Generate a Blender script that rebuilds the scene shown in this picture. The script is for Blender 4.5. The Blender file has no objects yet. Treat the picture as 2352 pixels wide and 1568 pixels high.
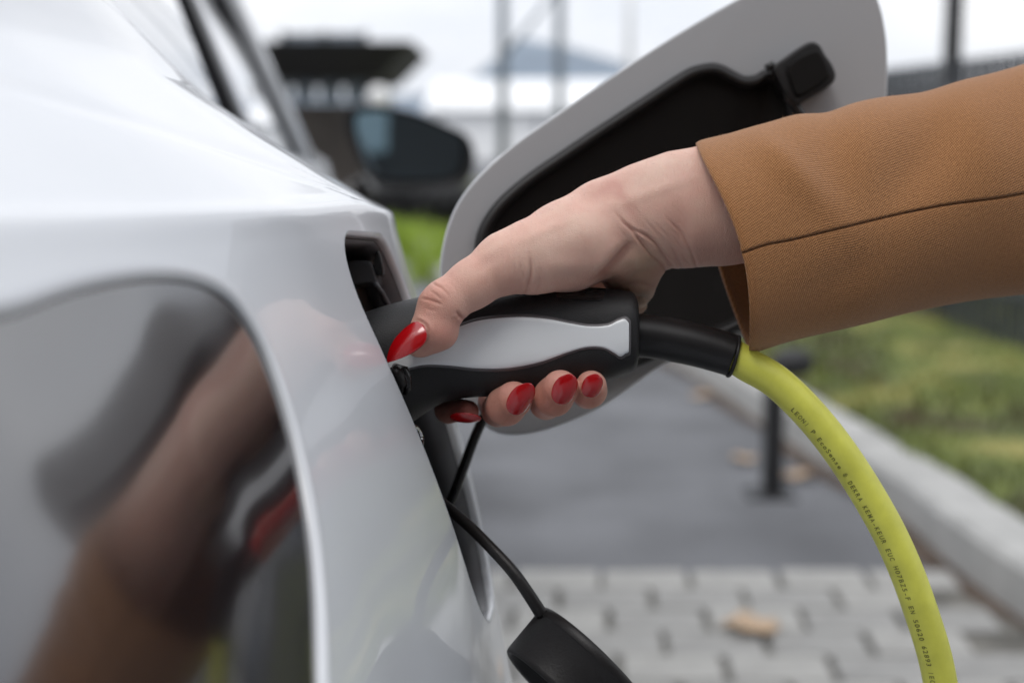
import bpy, bmesh, math, random
import numpy as np
from mathutils import Vector, Matrix
random.seed(7); rng = np.random.default_rng(7)
S = bpy.context.scene
COL = S.collection

# ------------------------------------------------------------------ camera
TILT = math.radians(8.2); CT, ST = math.cos(TILT), math.sin(TILT)
K = 3267.0                                     # focal length in units of a 2352-wide frame (50 mm on 36 mm)
CAMH = 1.0
cam_d = bpy.data.cameras.new('camera'); cam = bpy.data.objects.new('camera', cam_d); COL.objects.link(cam)
cam.location = (0, 0, CAMH); cam.rotation_euler = (math.radians(90) - TILT, 0, 0)
cam_d.lens = 50; cam_d.sensor_width = 36; cam_d.clip_start = .01; cam_d.clip_end = 5000
cam_d.dof.use_dof = True; cam_d.dof.focus_distance = .576; cam_d.dof.aperture_fstop = 5.4
cam_d.dof.aperture_blades = 9
S.camera = cam

# ------------------------------------------------------------------ world, sun, exposure
SUN_EL, SUN_AZ = math.radians(58), math.radians(205)      # high, behind and to the left of the camera, behind cloud
w = bpy.data.worlds.new('World'); S.world = w; w.use_nodes = True
nt = w.node_tree; N = nt.nodes; L = nt.links
for n in list(N): N.remove(n)
out = N.new('ShaderNodeOutputWorld'); bg = N.new('ShaderNodeBackground'); bg.inputs['Strength'].default_value = .1
sky = N.new('ShaderNodeTexSky'); sky.sky_type = 'NISHITA'; sky.sun_disc = False
sky.sun_elevation = SUN_EL; sky.sun_rotation = SUN_AZ; sky.dust_density = 3
tc = N.new('ShaderNodeTexCoord'); mp = N.new('ShaderNodeMapping'); mp.inputs['Scale'].default_value = (1, 1, 3.2)
nz = N.new('ShaderNodeTexNoise'); nz.inputs['Scale'].default_value = 2.3; nz.inputs['Detail'].default_value = 5; nz.inputs['Roughness'].default_value = .55
rp = N.new('ShaderNodeValToRGB')
rp.color_ramp.elements[0].position = .32; rp.color_ramp.elements[0].color = (7.6, 8.0, 8.8, 1)
rp.color_ramp.elements[1].position = .66; rp.color_ramp.elements[1].color = (10.6, 10.6, 10.7, 1)
mx = N.new('ShaderNodeMixRGB'); mx.inputs[0].default_value = .93
L.new(tc.outputs['Generated'], mp.inputs[0]); L.new(mp.outputs[0], nz.inputs['Vector']); L.new(nz.outputs['Fac'], rp.inputs[0])
sp = N.new('ShaderNodeSeparateXYZ'); L.new(tc.outputs['Generated'], sp.inputs[0])
zr = N.new('ShaderNodeMapRange'); zr.inputs[1].default_value = 0; zr.inputs[2].default_value = 1; zr.inputs[3].default_value = .95; zr.inputs[4].default_value = 1.15; L.new(sp.outputs[2], zr.inputs[0])
vm = N.new('ShaderNodeVectorMath'); vm.operation = 'SCALE'; L.new(rp.outputs[0], vm.inputs[0]); L.new(zr.outputs[0], vm.inputs['Scale'])
L.new(sky.outputs[0], mx.inputs[1]); L.new(vm.outputs[0], mx.inputs[2]); L.new(mx.outputs[0], bg.inputs[0]); L.new(bg.outputs[0], out.inputs[0])
sd = bpy.data.lights.new('sun', 'SUN'); sd.energy = .7; sd.angle = math.radians(22); sd.color = (1, .965, .92)
so = bpy.data.objects.new('sun', sd); COL.objects.link(so)
_dir = Vector((math.sin(SUN_AZ) * math.cos(SUN_EL), math.cos(SUN_AZ) * math.cos(SUN_EL), math.sin(SUN_EL)))
so.rotation_euler = _dir.to_track_quat('Z', 'Y').to_euler(); so.location = (-3, -6, 9)
S.view_settings.view_transform = 'Standard'; S.view_settings.look = 'None'
S.view_settings.exposure = .34; S.view_settings.gamma = 1; S.view_settings.use_curve_mapping = False
S.cycles.use_denoising = True
S.cycles.max_bounces = 8

# ------------------------------------------------------------------ helpers
def cc(px, py, d):
    """camera-space metres (x right, y up, z depth)"""
    return np.array([(px - 1176) / K * d, -(py - 784) / K * d, d])
def c2w(a):
    a = np.asarray(a, float); x, y, d = a[..., 0], a[..., 1], a[..., 2]
    return np.stack([x, d * CT + y * ST, CAMH + y * CT - d * ST], -1)
def P(px, py, d): return c2w(cc(px, py, d))
def gp(px, py, z=0.0):
    """ground point seen at a pixel"""
    dr = c2w(cc(px, py, 1.0)) - np.array([0, 0, CAMH]); t = (z - CAMH) / dr[2]
    return np.array([dr[0] * t, dr[1] * t, z])
def catmull(pts, n, closed=False):
    pts = np.asarray(pts, float); m = len(pts); out = []
    segs = m if closed else m - 1
    for i in range(segs):
        if closed: p0, p1, p2, p3 = pts[(i - 1) % m], pts[i], pts[(i + 1) % m], pts[(i + 2) % m]
        else: p0, p1, p2, p3 = pts[max(i - 1, 0)], pts[i], pts[i + 1], pts[min(i + 2, m - 1)]
        for t in np.arange(n) / n:
            out.append(.5 * ((2 * p1) + (-p0 + p2) * t + (2 * p0 - 5 * p1 + 4 * p2 - p3) * t * t + (-p0 + 3 * p1 - 3 * p2 + p3) * t ** 3))
    if not closed: out.append(pts[-1])
    return np.array(out)
def interp(x, xs, ys):
    """smooth cubic (pchip-like) interpolation"""
    xs = np.asarray(xs, float); ys = np.asarray(ys, float); x = np.clip(x, xs[0], xs[-1])
    h = np.diff(xs); dl = np.diff(ys) / h; m = np.zeros(len(xs)); m[0] = dl[0]; m[-1] = dl[-1]
    for i in range(1, len(xs) - 1):
        m[i] = (dl[i - 1] * h[i] + dl[i] * h[i - 1]) / (h[i] + h[i - 1])
    i = np.clip(np.searchsorted(xs, x) - 1, 0, len(xs) - 2); t = (x - xs[i]) / h[i]
    return (ys[i] * (1 + 2 * t) * (1 - t) ** 2 + m[i] * h[i] * t * (1 - t) ** 2 + ys[i + 1] * t * t * (3 - 2 * t) + m[i + 1] * h[i] * t * t * (t - 1))
def tag(o, label=None, cat=None, group=None, kind=None):
    if label: o['label'] = label
    if cat: o['category'] = cat
    if group: o['group'] = group
    if kind: o['kind'] = kind
    return o
def empty(name, loc, label, cat, group=None, rz=0):
    o = bpy.data.objects.new(name, None); COL.objects.link(o); o.location = loc; o.rotation_euler = (0, 0, rz); o.empty_display_size = .05
    return tag(o, label, cat, group)
def link(name, me, mat=None, parent=None, smooth=True, local=False):
    o = bpy.data.objects.new(name, me); COL.objects.link(o)
    if mat is not None and not me.materials: me.materials.append(mat)
    if smooth and len(me.polygons): me.polygons.foreach_set('use_smooth', [True] * len(me.polygons)); me.update()
    if parent is not None:
        o.parent = parent
        if not local:
            loc = Matrix.Identity(4); q = parent
            chain = []
            while q is not None: chain.append(q); q = q.parent
            for q in reversed(chain):
                loc = loc @ q.matrix_parent_inverse @ Matrix.LocRotScale(q.location, q.rotation_euler, q.scale)
            o.matrix_parent_inverse = loc.inverted()
    return o
def mesh(name, verts, faces, mat=None, parent=None, smooth=True, local=False):
    me = bpy.data.meshes.new(name); me.from_pydata([tuple(map(float, v)) for v in verts], [], [tuple(map(int, f)) for f in faces]); me.validate(); me.update()
    return link(name, me, mat, parent, smooth, local)
def bev(o, wd, seg=3, ang=35):
    m = o.modifiers.new('bevel', 'BEVEL'); m.width = wd; m.segments = seg; m.limit_method = 'ANGLE'; m.angle_limit = math.radians(ang); m.harden_normals = False
    return o
def sub(o, n=1):
    m = o.modifiers.new('subdivision', 'SUBSURF'); m.levels = n; m.render_levels = n; return o
def solid(o, t, off=-1):
    m = o.modifiers.new('thickness', 'SOLIDIFY'); m.thickness = t; m.offset = off; return o
def loft(rings, closed=True, cap0=True, cap1=True):
    rings = [np.asarray(r) for r in rings]; n = len(rings[0]); V = np.concatenate(rings); F = []
    for i in range(len(rings) - 1):
        for j in range(n if closed else n - 1):
            k = (j + 1) % n; F.append((i * n + j, i * n + k, (i + 1) * n + k, (i + 1) * n + j))
    V = list(V)
    if closed and cap0: V.append(rings[0].mean(0)); c = len(V) - 1; F += [(c, (j + 1) % n, j) for j in range(n)]
    if closed and cap1:
        V.append(rings[-1].mean(0)); c = len(V) - 1; b = (len(rings) - 1) * n; F += [(c, b + j, b + (j + 1) % n) for j in range(n)]
    return V, F
def frames(path):
    path = np.asarray(path, float); T = np.gradient(path, axis=0); T /= np.linalg.norm(T, axis=1)[:, None]
    u = np.cross(T[0], [0.0, 1.0, 0.12]); u /= np.linalg.norm(u); U = []
    for t in T:
        u = u - t * np.dot(u, t); u /= np.linalg.norm(u); U.append(u.copy())
    U = np.array(U); return T, U, np.cross(T, U)
def tube(path, r, n=24, rb=None, cap=True):
    path = np.asarray(path, float); T, U, W = frames(path); a = np.linspace(0, 2 * np.pi, n, endpoint=False)
    r = np.broadcast_to(r, len(path)); rb = r if rb is None else np.broadcast_to(rb, len(path))
    rings = [path[i] + np.outer(np.cos(a), U[i]) * r[i] + np.outer(np.sin(a), W[i]) * rb[i] for i in range(len(path))]
    return loft(rings, True, cap, cap)
def boxm(x0, x1, y0, y1, z0, z1):
    v = [(x, y, z) for x in (x0, x1) for y in (y0, y1) for z in (z0, z1)]
    return v, [(0, 1, 3, 2), (4, 6, 7, 5), (0, 4, 5, 1), (2, 3, 7, 6), (0, 2, 6, 4), (1, 5, 7, 3)]
def join(parts):
    V, F = [], []
    for v, f in parts:
        b = len(V); V += [tuple(p) for p in v]; F += [tuple(i + b for i in q) for q in f]
    return V, F

# ------------------------------------------------------------------ materials
def mat(name, col, rough=.5, var=0., vscale=20, bump=0., bscale=200, metal=0., coat=0., crough=.03, ior=1.5, spec=.5, detail=4, sss=0., extra=None, sheen=0., coords='Object', bdist=.001):
    m = bpy.data.materials.new(name); m.use_nodes = True; nt = m.node_tree; b = nt.nodes['Principled BSDF']
    b.inputs['Base Color'].default_value = (*col, 1); b.inputs['Roughness'].default_value = rough; b.inputs['Metallic'].default_value = metal
    b.inputs['Coat Weight'].default_value = coat; b.inputs['Coat Roughness'].default_value = crough; b.inputs['IOR'].default_value = ior
    b.inputs['Specular IOR Level'].default_value = spec; b.inputs['Sheen Weight'].default_value = sheen
    if sss: b.inputs['Subsurface Weight'].default_value = sss
    tcn = nt.nodes.new('ShaderNodeTexCoord')
    if var:
        n = nt.nodes.new('ShaderNodeTexNoise'); n.inputs['Scale'].default_value = vscale; n.inputs['Detail'].default_value = detail
        nt.links.new(tcn.outputs[coords], n.inputs['Vector'])
        r = nt.nodes.new('ShaderNodeValToRGB'); r.color_ramp.elements[0].position = .3; r.color_ramp.elements[1].position = .7
        r.color_ramp.elements[0].color = (*[c * (1 - var) for c in col], 1); r.color_ramp.elements[1].color = (*[min(1, c * (1 + var)) for c in col], 1)
        nt.links.new(n.outputs['Fac'], r.inputs[0]); nt.links.new(r.outputs[0], b.inputs['Base Color'])
    if bump:
        n = nt.nodes.new('ShaderNodeTexNoise'); n.inputs['Scale'].default_value = bscale; n.inputs['Detail'].default_value = 3
        nt.links.new(tcn.outputs[coords], n.inputs['Vector'])
        bp = nt.nodes.new('ShaderNodeBump'); bp.inputs['Strength'].default_value = bump; bp.inputs['Distance'].default_value = bdist
        nt.links.new(n.outputs['Fac'], bp.inputs['Height']); nt.links.new(bp.outputs[0], b.inputs['Normal'])
    if extra: extra(nt, b, tcn)
    return m
M = {}
M['paint'] = mat('white_paint', (.69, .71, .74), .32, coat=.65, crough=.025, var=.015, vscale=3)
M['lens'] = mat('smoked_lens', (.010, .007, .008), .13, ior=1.85, coat=1, crough=.08, spec=.5)
M['jamb'] = mat('grey_jamb', (.10, .10, .107), .42, var=.15, vscale=60)
M['blackp'] = mat('black_plastic', (.012, .0105, .0105), .45, spec=.35, bump=.12, bscale=900)
M['blackg'] = mat('gloss_black_plastic', (.016, .015, .015), .25, bump=.05, bscale=500)
M['liner'] = mat('black_liner', (.007, .006, .0055), .65, spec=.12, bump=.08, bscale=500)
M['handle'] = mat('black_grained_plastic', (.014, .0135, .0145), .48, spec=.38, var=.12, vscale=1800, bump=.55, bscale=2400, bdist=.0004)
M['boot'] = mat('black_rubber', (.013, .012, .0125), .42, spec=.38, var=.12, vscale=1500, bump=.2, bscale=2200, bdist=.0003)
M['inlay'] = mat('light_grey_inlay', (.76, .78, .80), .28, coat=.4, crough=.12, bump=.05, bscale=40, bdist=.002)
M['flap'] = mat('flap_inner_paint', (.35, .35, .36), .42, coat=.3, crough=.2)
M['flaprim'] = M['paint']
M['nail'] = mat('red_nail_varnish', (.42, .003, .006), .22, coat=1, crough=.02, ior=1.5)
M['chrome'] = mat('chrome', (.75, .75, .76), .12, metal=1)
M['mirror'] = mat('mirror_glass', (.30, .36, .40), .02, metal=1)
M['window'] = mat('car_window', (.48, .49, .52), .05, metal=.8, coat=1, crough=.01)
M['rubber'] = mat('tyre_rubber', (.02, .02, .02), .8, var=.2)
M['asphalt'] = mat('asphalt', (.150, .154, .165), .85, var=.30, vscale=2.2, bump=.6, bscale=160, bdist=.01, detail=8)
M['paver'] = mat('concrete_paver', (.335, .33, .315), .85, var=.13, vscale=14, bump=.4, bscale=120, bdist=.004, detail=8)
M['paver2'] = mat('concrete_paver_greyer', (.285, .282, .272), .85, var=.15, vscale=14, bump=.4, bscale=120, bdist=.004, detail=8)
M['bed'] = mat('joint_sand', (.15, .145, .13), .95, var=.5, vscale=9)
M['kerb'] = mat('kerb_concrete', (.42, .418, .405), .85, var=.12, vscale=9, bump=.4, bscale=80, bdist=.004)
M['soil'] = mat('soil', (.085, .06, .045), .95, var=.5, vscale=12)
def grass_extra(nt, b, tcn):
    n = nt.nodes.new('ShaderNodeTexNoise'); n.inputs['Scale'].default_value = 2.6; n.inputs['Detail'].default_value = 6; n.inputs['Roughness'].default_value = .65
    nt.links.new(tcn.outputs['Object'], n.inputs['Vector']); r = nt.nodes.new('ShaderNodeValToRGB'); r.color_ramp.elements[0].position = .33; r.color_ramp.elements[1].position = .66
    r.color_ramp.elements[0].color = (.10, .065, .028, 1); r.color_ramp.elements[1].color = (.36, .31, .10, 1)
    e = r.color_ramp.elements.new(.44); e.color = (.075, .09, .022, 1); e = r.color_ramp.elements.new(.54); e.color = (.15, .19, .035, 1)
    nt.links.new(n.outputs['Fac'], r.inputs[0]); nt.links.new(r.outputs[0], b.inputs['Base Color'])
M['grass'] = mat('grass', (.15, .2, .03), .7, extra=grass_extra)
M['reed'] = mat('tall_grass', (.30, .42, .04), .6, var=.4, vscale=3)
M['fence'] = mat('dark_fence_paint', (.030, .034, .042), .45, var=.1)
M['dark'] = mat('dark_metal', (.022, .022, .024), .5, var=.1)
M['steel'] = mat('galvanised_steel', (.20, .23, .265), .5, metal=.2, var=.1)
M['fascia'] = mat('dark_fascia', (.013, .011, .010), .7)
M['brown'] = mat('brown_wall', (.052, .043, .036), .8, var=.35, vscale=2)
M['whitewall'] = mat('white_render', (.86, .87, .88), .8, var=.04, vscale=1)
M['glassb'] = mat('building_glass', (.22, .26, .30), .15, ior=1.6)
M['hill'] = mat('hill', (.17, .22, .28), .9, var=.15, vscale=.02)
M['leafb'] = mat('brown_leaf', (.46, .33, .22), .7, var=.3, vscale=30)
M['hedge'] = mat('hedge_leaves', (.045, .07, .03), .7, var=.5, vscale=3)
M['globe'] = mat('white_globe', (.85, .85, .85), .3)
M['carpaint'] = mat('dark_grey_paint', (.03, .03, .034), .3, coat=1)
M['ink'] = mat('black_ink', (.17, .17, .035), .6)
M['cable'] = mat('yellow_cable', (.66, .66, .10), .45, var=.10, vscale=90, detail=10, bump=.08, bscale=900, bdist=.0005)

def skin_extra(nt, b, tcn):
    at = nt.nodes.new('ShaderNodeAttribute'); at.attribute_name = 'tint'
    n = nt.nodes.new('ShaderNodeTexNoise'); n.inputs['Scale'].default_value = 70; n.inputs['Detail'].default_value = 8; n.inputs['Roughness'].default_value = .7
    nt.links.new(tcn.outputs['Object'], n.inputs['Vector'])
    mr = nt.nodes.new('ShaderNodeMapRange'); mr.inputs[1].default_value = .3; mr.inputs[2].default_value = .7; mr.inputs[3].default_value = .86; mr.inputs[4].default_value = 1.08
    nt.links.new(n.outputs['Fac'], mr.inputs[0])
    mul = nt.nodes.new('ShaderNodeVectorMath'); mul.operation = 'MULTIPLY'
    cmb = nt.nodes.new('ShaderNodeCombineXYZ')
    p1 = nt.nodes.new('ShaderNodeMath'); p1.operation = 'POWER'; p1.inputs[1].default_value = .35
    nt.links.new(mr.outputs[0], p1.inputs[0])
    nt.links.new(p1.outputs[0], cmb.inputs[0]); nt.links.new(mr.outputs[0], cmb.inputs[1]); nt.links.new(mr.outputs[0], cmb.inputs[2])
    nt.links.new(at.outputs['Color'], mul.inputs[0]); nt.links.new(cmb.outputs[0], mul.inputs[1]); nt.links.new(mul.outputs[0], b.inputs['Base Color'])
    b.inputs['Subsurface Radius'].default_value = (1, .35, .2); b.inputs['Subsurface Scale'].default_value = .004
    # fine skin lines: two stretched noises + voronoi cells
    v = nt.nodes.new('ShaderNodeTexVoronoi'); v.inputs['Scale'].default_value = 2300; v.feature = 'F1'
    nt.links.new(tcn.outputs['Object'], v.inputs['Vector'])
    mp = nt.nodes.new('ShaderNodeMapping'); mp.inputs['Rotation'].default_value = (0, math.radians(35), 0); mp.inputs['Scale'].default_value = (900, 300, 160)
    n2 = nt.nodes.new('ShaderNodeTexNoise'); n2.inputs['Scale'].default_value = 1; n2.inputs['Detail'].default_value = 3
    nt.links.new(tcn.outputs['Object'], mp.inputs[0]); nt.links.new(mp.outputs[0], n2.inputs['Vector'])
    ad = nt.nodes.new('ShaderNodeMath'); ad.operation = 'MULTIPLY_ADD'; ad.inputs[1].default_value = 1.2
    nt.links.new(n2.outputs['Fac'], ad.inputs[0]); nt.links.new(v.outputs['Distance'], ad.inputs[2])
    bp = nt.nodes.new('ShaderNodeBump'); bp.inputs['Strength'].default_value = .8; bp.inputs['Distance'].default_value = .0002
    nt.links.new(ad.outputs[0], bp.inputs['Height']); nt.links.new(bp.outputs[0], b.inputs['Normal'])
M['skin'] = mat('skin', (.6, .4, .3), .48, sss=.16, extra=skin_extra, spec=.42)

def fabric_extra(nt, b, tcn):
    uv = nt.nodes.new('ShaderNodeUVMap'); sep = nt.nodes.new('ShaderNodeSeparateXYZ')
    nzw = nt.nodes.new('ShaderNodeTexNoise'); nzw.inputs['Scale'].default_value = 60; nt.links.new(uv.outputs[0], nzw.inputs['Vector'])
    sc = nt.nodes.new('ShaderNodeVectorMath'); sc.operation = 'SCALE'; sc.inputs['Scale'].default_value = .0010
    nt.links.new(nzw.outputs['Color'], sc.inputs[0])
    adv = nt.nodes.new('ShaderNodeVectorMath'); adv.operation = 'ADD'; nt.links.new(uv.outputs[0], adv.inputs[0]); nt.links.new(sc.outputs[0], adv.inputs[1])
    nt.links.new(adv.outputs[0], sep.inputs[0])
    def mth(op, a, bb=None, c=None):
        n = nt.nodes.new('ShaderNodeMath'); n.operation = op
        for i, q in enumerate((a, bb, c)):
            if q is None: continue
            if isinstance(q, (int, float)): n.inputs[i].default_value = q
            else: nt.links.new(q, n.inputs[i])
        return n.outputs[0]
    u, v = sep.outputs[0], sep.outputs[1]
    k1 = 2 * math.pi / .00140
    a1 = mth('SINE', mth('MULTIPLY', mth('MULTIPLY_ADD', v, .45, u), k1))
    a2 = mth('SINE', mth('MULTIPLY', mth('MULTIPLY_ADD', u, -.75, v), k1 * .9))
    cr = mth('MULTIPLY', a1, a2)
    fine = mth('SINE', mth('MULTIPLY', mth('MULTIPLY_ADD', v, .3, u), k1 * 2.6))
    h = mth('MULTIPLY_ADD', fine, .25, cr)
    n = nt.nodes.new('ShaderNodeTexNoise'); n.inputs['Scale'].default_value = 700; n.inputs['Detail'].default_value = 4; nt.links.new(uv.outputs[0], n.inputs['Vector'])
    h = mth('MULTIPLY_ADD', n.outputs['Fac'], 2.2, h)
    bp = nt.nodes.new('ShaderNodeBump'); bp.inputs['Strength'].default_value = .6; bp.inputs['Distance'].default_value = .00025
    nt.links.new(h, bp.inputs['Height']); nt.links.new(bp.outputs[0], b.inputs['Normal'])
    mr = nt.nodes.new('ShaderNodeMapRange'); mr.inputs[1].default_value = -.6; mr.inputs[2].default_value = 2.8; nt.links.new(h, mr.inputs[0])
    r = nt.nodes.new('ShaderNodeValToRGB'); r.color_ramp.elements[0].color = (.19, .072, .023, 1); r.color_ramp.elements[1].color = (.53, .255, .10, 1)
    nt.links.new(mr.outputs[0], r.inputs[0]); nt.links.new(r.outputs[0], b.inputs['Base Color'])
M['fabric'] = mat('camel_wool', (.36, .18, .07), .85, extra=fabric_extra, sheen=.25, spec=.2)
M['lining'] = mat('brown_lining', (.13, .055, .025), .7, var=.3, vscale=60, sheen=.1)

exec_order = []
# ------------------------------------------------------------------ ground and setting
def setting():
    V, F = boxm(-1400, 1400, -400, 1100, -.2, 0); g = mesh('ground', V, F, M['asphalt'], smooth=False); tag(g, kind='structure')
    # low hills far off
    xs = np.linspace(-900, 1400, 90); top = 24 + 22 * np.exp(-((xs - 30) / 55) ** 2) + 14 * np.exp(-((xs - 5) / 22) ** 2) + 2.0 * np.sin(xs / 41)
    rows = []
    for k, (yy, f) in enumerate([(620, 0), (680, .45), (740, .8), (820, 1), (900, .7), (1000, 0)]):
        rows.append(np.stack([xs, yy + 15 * np.sin(xs / 70 + k), top * f], 1))
    V, F = loft(rows, closed=False); tag(mesh('hills', V, F, M['hill']), kind='structure')
    # paving of separate blocks
    yb = gp(1500, 1326)[1]
    base = mesh('pavement', *boxm(-.6, 1.6, .9, yb, -.05, .004), M['bed'], smooth=False); tag(base, kind='structure')
    L_, W_, gap = .20, .135, .004
    me1, me2 = [], []
    def block_mesh(seed):
        r = random.Random(seed); bm = bmesh.new()
        hx, hy = (L_ - gap) / 2, (W_ - gap) / 2
        # double T outline so that the joints step in and out
        pts = [(-hx + .002, -hy), (-hx * .4, -hy), (0, -hy + .002), (hx * .4, -hy), (hx - .010, -hy), (hx - .006, 0), (hx - .002, hy), (hx * .4, hy), (0, hy - .002), (-hx * .4, hy), (-hx + .010, hy), (-hx + .005, 0)]
        vb = [bm.verts.new((x, y, 0)) for x, y in pts]; vm = [bm.verts.new((x, y, .012)) for x, y in pts]; vt = [bm.verts.new((x * .975, y * .965, .015)) for x, y in pts]
        n = len(pts)
        for i in range(n):
            k = (i + 1) % n; bm.faces.new((vb[i], vb[k], vm[k], vm[i])); bm.faces.new((vm[i], vm[k], vt[k], vt[i]))
        bm.faces.new(vt); me = bpy.data.meshes.new('paver'); bm.to_mesh(me); bm.free(); return me
    for i in range(2): me = block_mesh(i); me.materials.append(M['paver']); me1.append(me)
    for i in range(2): me = block_mesh(i + 5); me.materials.append(M['paver2']); me1.append(me)
    kl = lambda y: 0
    cnt = 0; rest = []
    row = 0; y = yb - W_ / 2
    while y > 1.55:
        off = (row % 2) * L_ / 2; x = -.30 + off
        # right limit follows the kerb
        kx = catmull([gp(*p_)[:2] for p_ in [(3100, 2060), (2600, 1620), (2352, 1432), (2260, 1366), (2150, 1275), (2078, 1205), (1918, 1095)]], 6); xr = np.interp(y, kx[:, 1], kx[:, 0])
        while x + L_ / 2 < xr + .01:
            o = bpy.data.objects.new('paver', random.choice(me1)); COL.objects.link(o); o.parent = base
            o.location = (x + random.uniform(-.002, .002), y + random.uniform(-.002, .002), .003 + random.uniform(0, .004))
            o.rotation_euler = (random.uniform(-.012, .012), random.uniform(-.012, .012), random.uniform(-.012, .012) )
            cnt += 1; x += L_
        y -= W_; row += 1
    # kerb
    kp = [gp(*p)[:2] for p in [(3100, 2060), (2600, 1620), (2352, 1432), (2260, 1366), (2150, 1275), (2078, 1205), (1918, 1095), (1731, 964), (1544, 838), (1330, 745), (1150, 700), (1040, 672), (985, 640), (962, 600), (948, 565), (935, 530), (915, 480), (880, 420)]]
    kpath = catmull(kp, 12); seg = np.r_[0, np.cumsum(np.linalg.norm(np.diff(kpath, axis=0), axis=1))]; tot = seg[-1]
    def at(s): return np.array([np.interp(s, seg, kpath[:, 0]), np.interp(s, seg, kpath[:, 1])])
    def nrm(s):
        t = at(min(s + .05, tot)) - at(max(s - .05, 0)); t /= np.linalg.norm(t); return np.array([t[1], -t[0]])   # to the right of the direction of travel (lawn side)
    kroot = empty('kerb', (*at(0), 0), None, None); tag(kroot, kind='structure')
    s = 0; i = 0
    while s < tot - .3:
        ln = .78 if s < 8 else 2.0; n = 7; rings = []
        for q in np.linspace(s + .004, min(s + ln - .004, tot), n):
            c, nn = at(q), nrm(q); z = .12 + .004 * math.sin(i * 2.1)
            prof = [(0, -.05), (.002, z - .018), (.018, z), (.15, z + .002), (.152, -.05)]
            rings.append([np.array([c[0] + nn[0] * a, c[1] + nn[1] * a, h]) for a, h in prof])
        V, F = loft(rings); k = mesh('kerb_stone', V, F, M['kerb'], kroot, smooth=False); s += ln; i += 1
    # soil strip at the foot of the kerb and lawn behind it
    ss = np.arange(0, tot, .25); a = [np.r_[at(q) - nrm(q) * (.015 + .05 * abs(math.sin(q * 3.1))), .006] for q in ss]; b = [np.r_[at(q) + nrm(q) * .05, .010] for q in ss]
    V, F = loft([a, b], closed=False); tag(mesh('soil_strip', V, F, M['soil'], smooth=False), kind='structure')
    a = [np.r_[at(q) + nrm(q) * .14, .085] for q in ss]
    b = [np.r_[(at(q) + nrm(q) * .14) * .4 + np.array([5.0, 9.0 + q * .35]) * .6, .10] for q in ss]
    c = [np.r_[14.0, 4 + q * 1.2, .10] for q in ss]
    V, F = loft([a, b, c], closed=False); lawn = mesh('lawn_soil', V, F, M['grass'], smooth=False); tag(lawn, kind='structure')
    # grass blades
    V, F = [], []
    n_bl = 42000
    for _ in range(n_bl):
        q = random.uniform(0, tot * .92); c, nn = at(q), nrm(q); off = .15 + 4.2 * random.random() ** 1.7
        if off > 3: off *= random.uniform(.6, 1)
        x, y = c + nn * off
        clump = .5 + .5 * math.sin(x * 5.1 + 1.3 * math.sin(y * 3.3)) * math.sin(y * 4.3)
        h = random.uniform(.025, .06) * (.6 + clump); a = random.uniform(0, 6.28); wd = random.uniform(.003, .006); ln = random.uniform(.2, .9) * h
        dx, dy = math.cos(a) * wd, math.sin(a) * wd; lx, ly = math.cos(a + 1.4) * ln, math.sin(a + 1.4) * ln
        bb = len(V); V += [(x - dx, y - dy, .085), (x + dx, y + dy, .085), (x + lx * .4 + dx * .7, y + ly * .4 + dy * .7, .085 + h * .65), (x + lx, y + ly, .085 + h)]; F += [(bb, bb + 1, bb + 2), (bb, bb + 2, bb + 3)]
    tag(mesh('grass', V, F, M['grass'], smooth=False), 'short green and yellowish grass on the verge behind the kerb', 'grass', kind='stuff')
    # tufts of tall grass past the car
    groups = [((900, 590), .34, 'tall green grass tuft showing just past the white rear fender'), ((968, 575), .26, 'bright green grass tuft beside the curved end of the kerb'), ((1026, 640), .36, 'green grass tuft half hidden by the left edge of the open flap')]
    for (px, py), hh, lb in groups:
        c = gp(px, py); V, F = [], []
        for _ in range(420):
            x, y = c[0] + random.gauss(0, .10), c[1] + random.gauss(0, .2); a = random.uniform(0, 6.28); h = hh * random.uniform(.5, 1.1); wd = .008; ln = h * random.uniform(.1, .5)
            p = [(x + math.cos(a) * ln * t * t, y + math.sin(a) * ln * t * t, .0 + h * t) for t in (0, .4, .75, 1)]
            bb = len(V)
            for k, t in enumerate((1, .9, .6, .05)): V += [(p[k][0] - math.sin(a) * wd * t, p[k][1] + math.cos(a) * wd * t, p[k][2]), (p[k][0] + math.sin(a) * wd * t, p[k][1] - math.cos(a) * wd * t, p[k][2])]
            F += [(bb + 2 * k, bb + 2 * k + 1, bb + 2 * k + 3, bb + 2 * k + 2) for k in range(3)]
        o = mesh('grass_tuft', V, F, M['reed'], smooth=False); tag(o, lb, 'grass tuft', 'tufts of tall grass by the kerb', 'stuff')
    # fallen leaves
    for k, ((px, py), sz, lb) in enumerate([((1612, 912), .10, 'pale fallen leaf lying nearest the kerb, left of the black bollard'), ((1708, 1058), .085, 'orange fallen leaf on the asphalt just left of the bollard post'), ((1832, 1097), .11, 'pinkish brown fallen leaf on the asphalt right of the bollard post'), ((1728, 1440), .12, 'wide orange fallen leaf lying on the grey paving blocks')]):
        c = gp(px, py, .024 if py > 1312 else .004); pts = []
        for a in np.linspace(0, 2 * np.pi, 40, endpoint=False):
            r = sz * .5 * (.62 + .38 * abs(math.cos(2.5 * a)) ** .7); pts.append((c[0] + r * math.cos(a + k), c[1] + r * math.sin(a + k) * 1.0, c[2] + .004 + .012 * abs(math.sin(a * 1.5))))
        V = pts + [tuple(c + np.array([0, 0, .012]))]; F = [(40, i, (i + 1) % 40) for i in range(40)]
        o = mesh('fallen_leaf', V, F, M['leafb']); solid(o, .0008); tag(o, lb, 'leaf', 'fallen autumn leaves')
    # bollard
    b0 = gp(1773, 1135); r = empty('bollard', b0, 'short black metal bollard with a thicker head standing at the kerb', 'bollard')
    def L3(v): return [tuple(np.array(p) + b0) for p in v]
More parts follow.
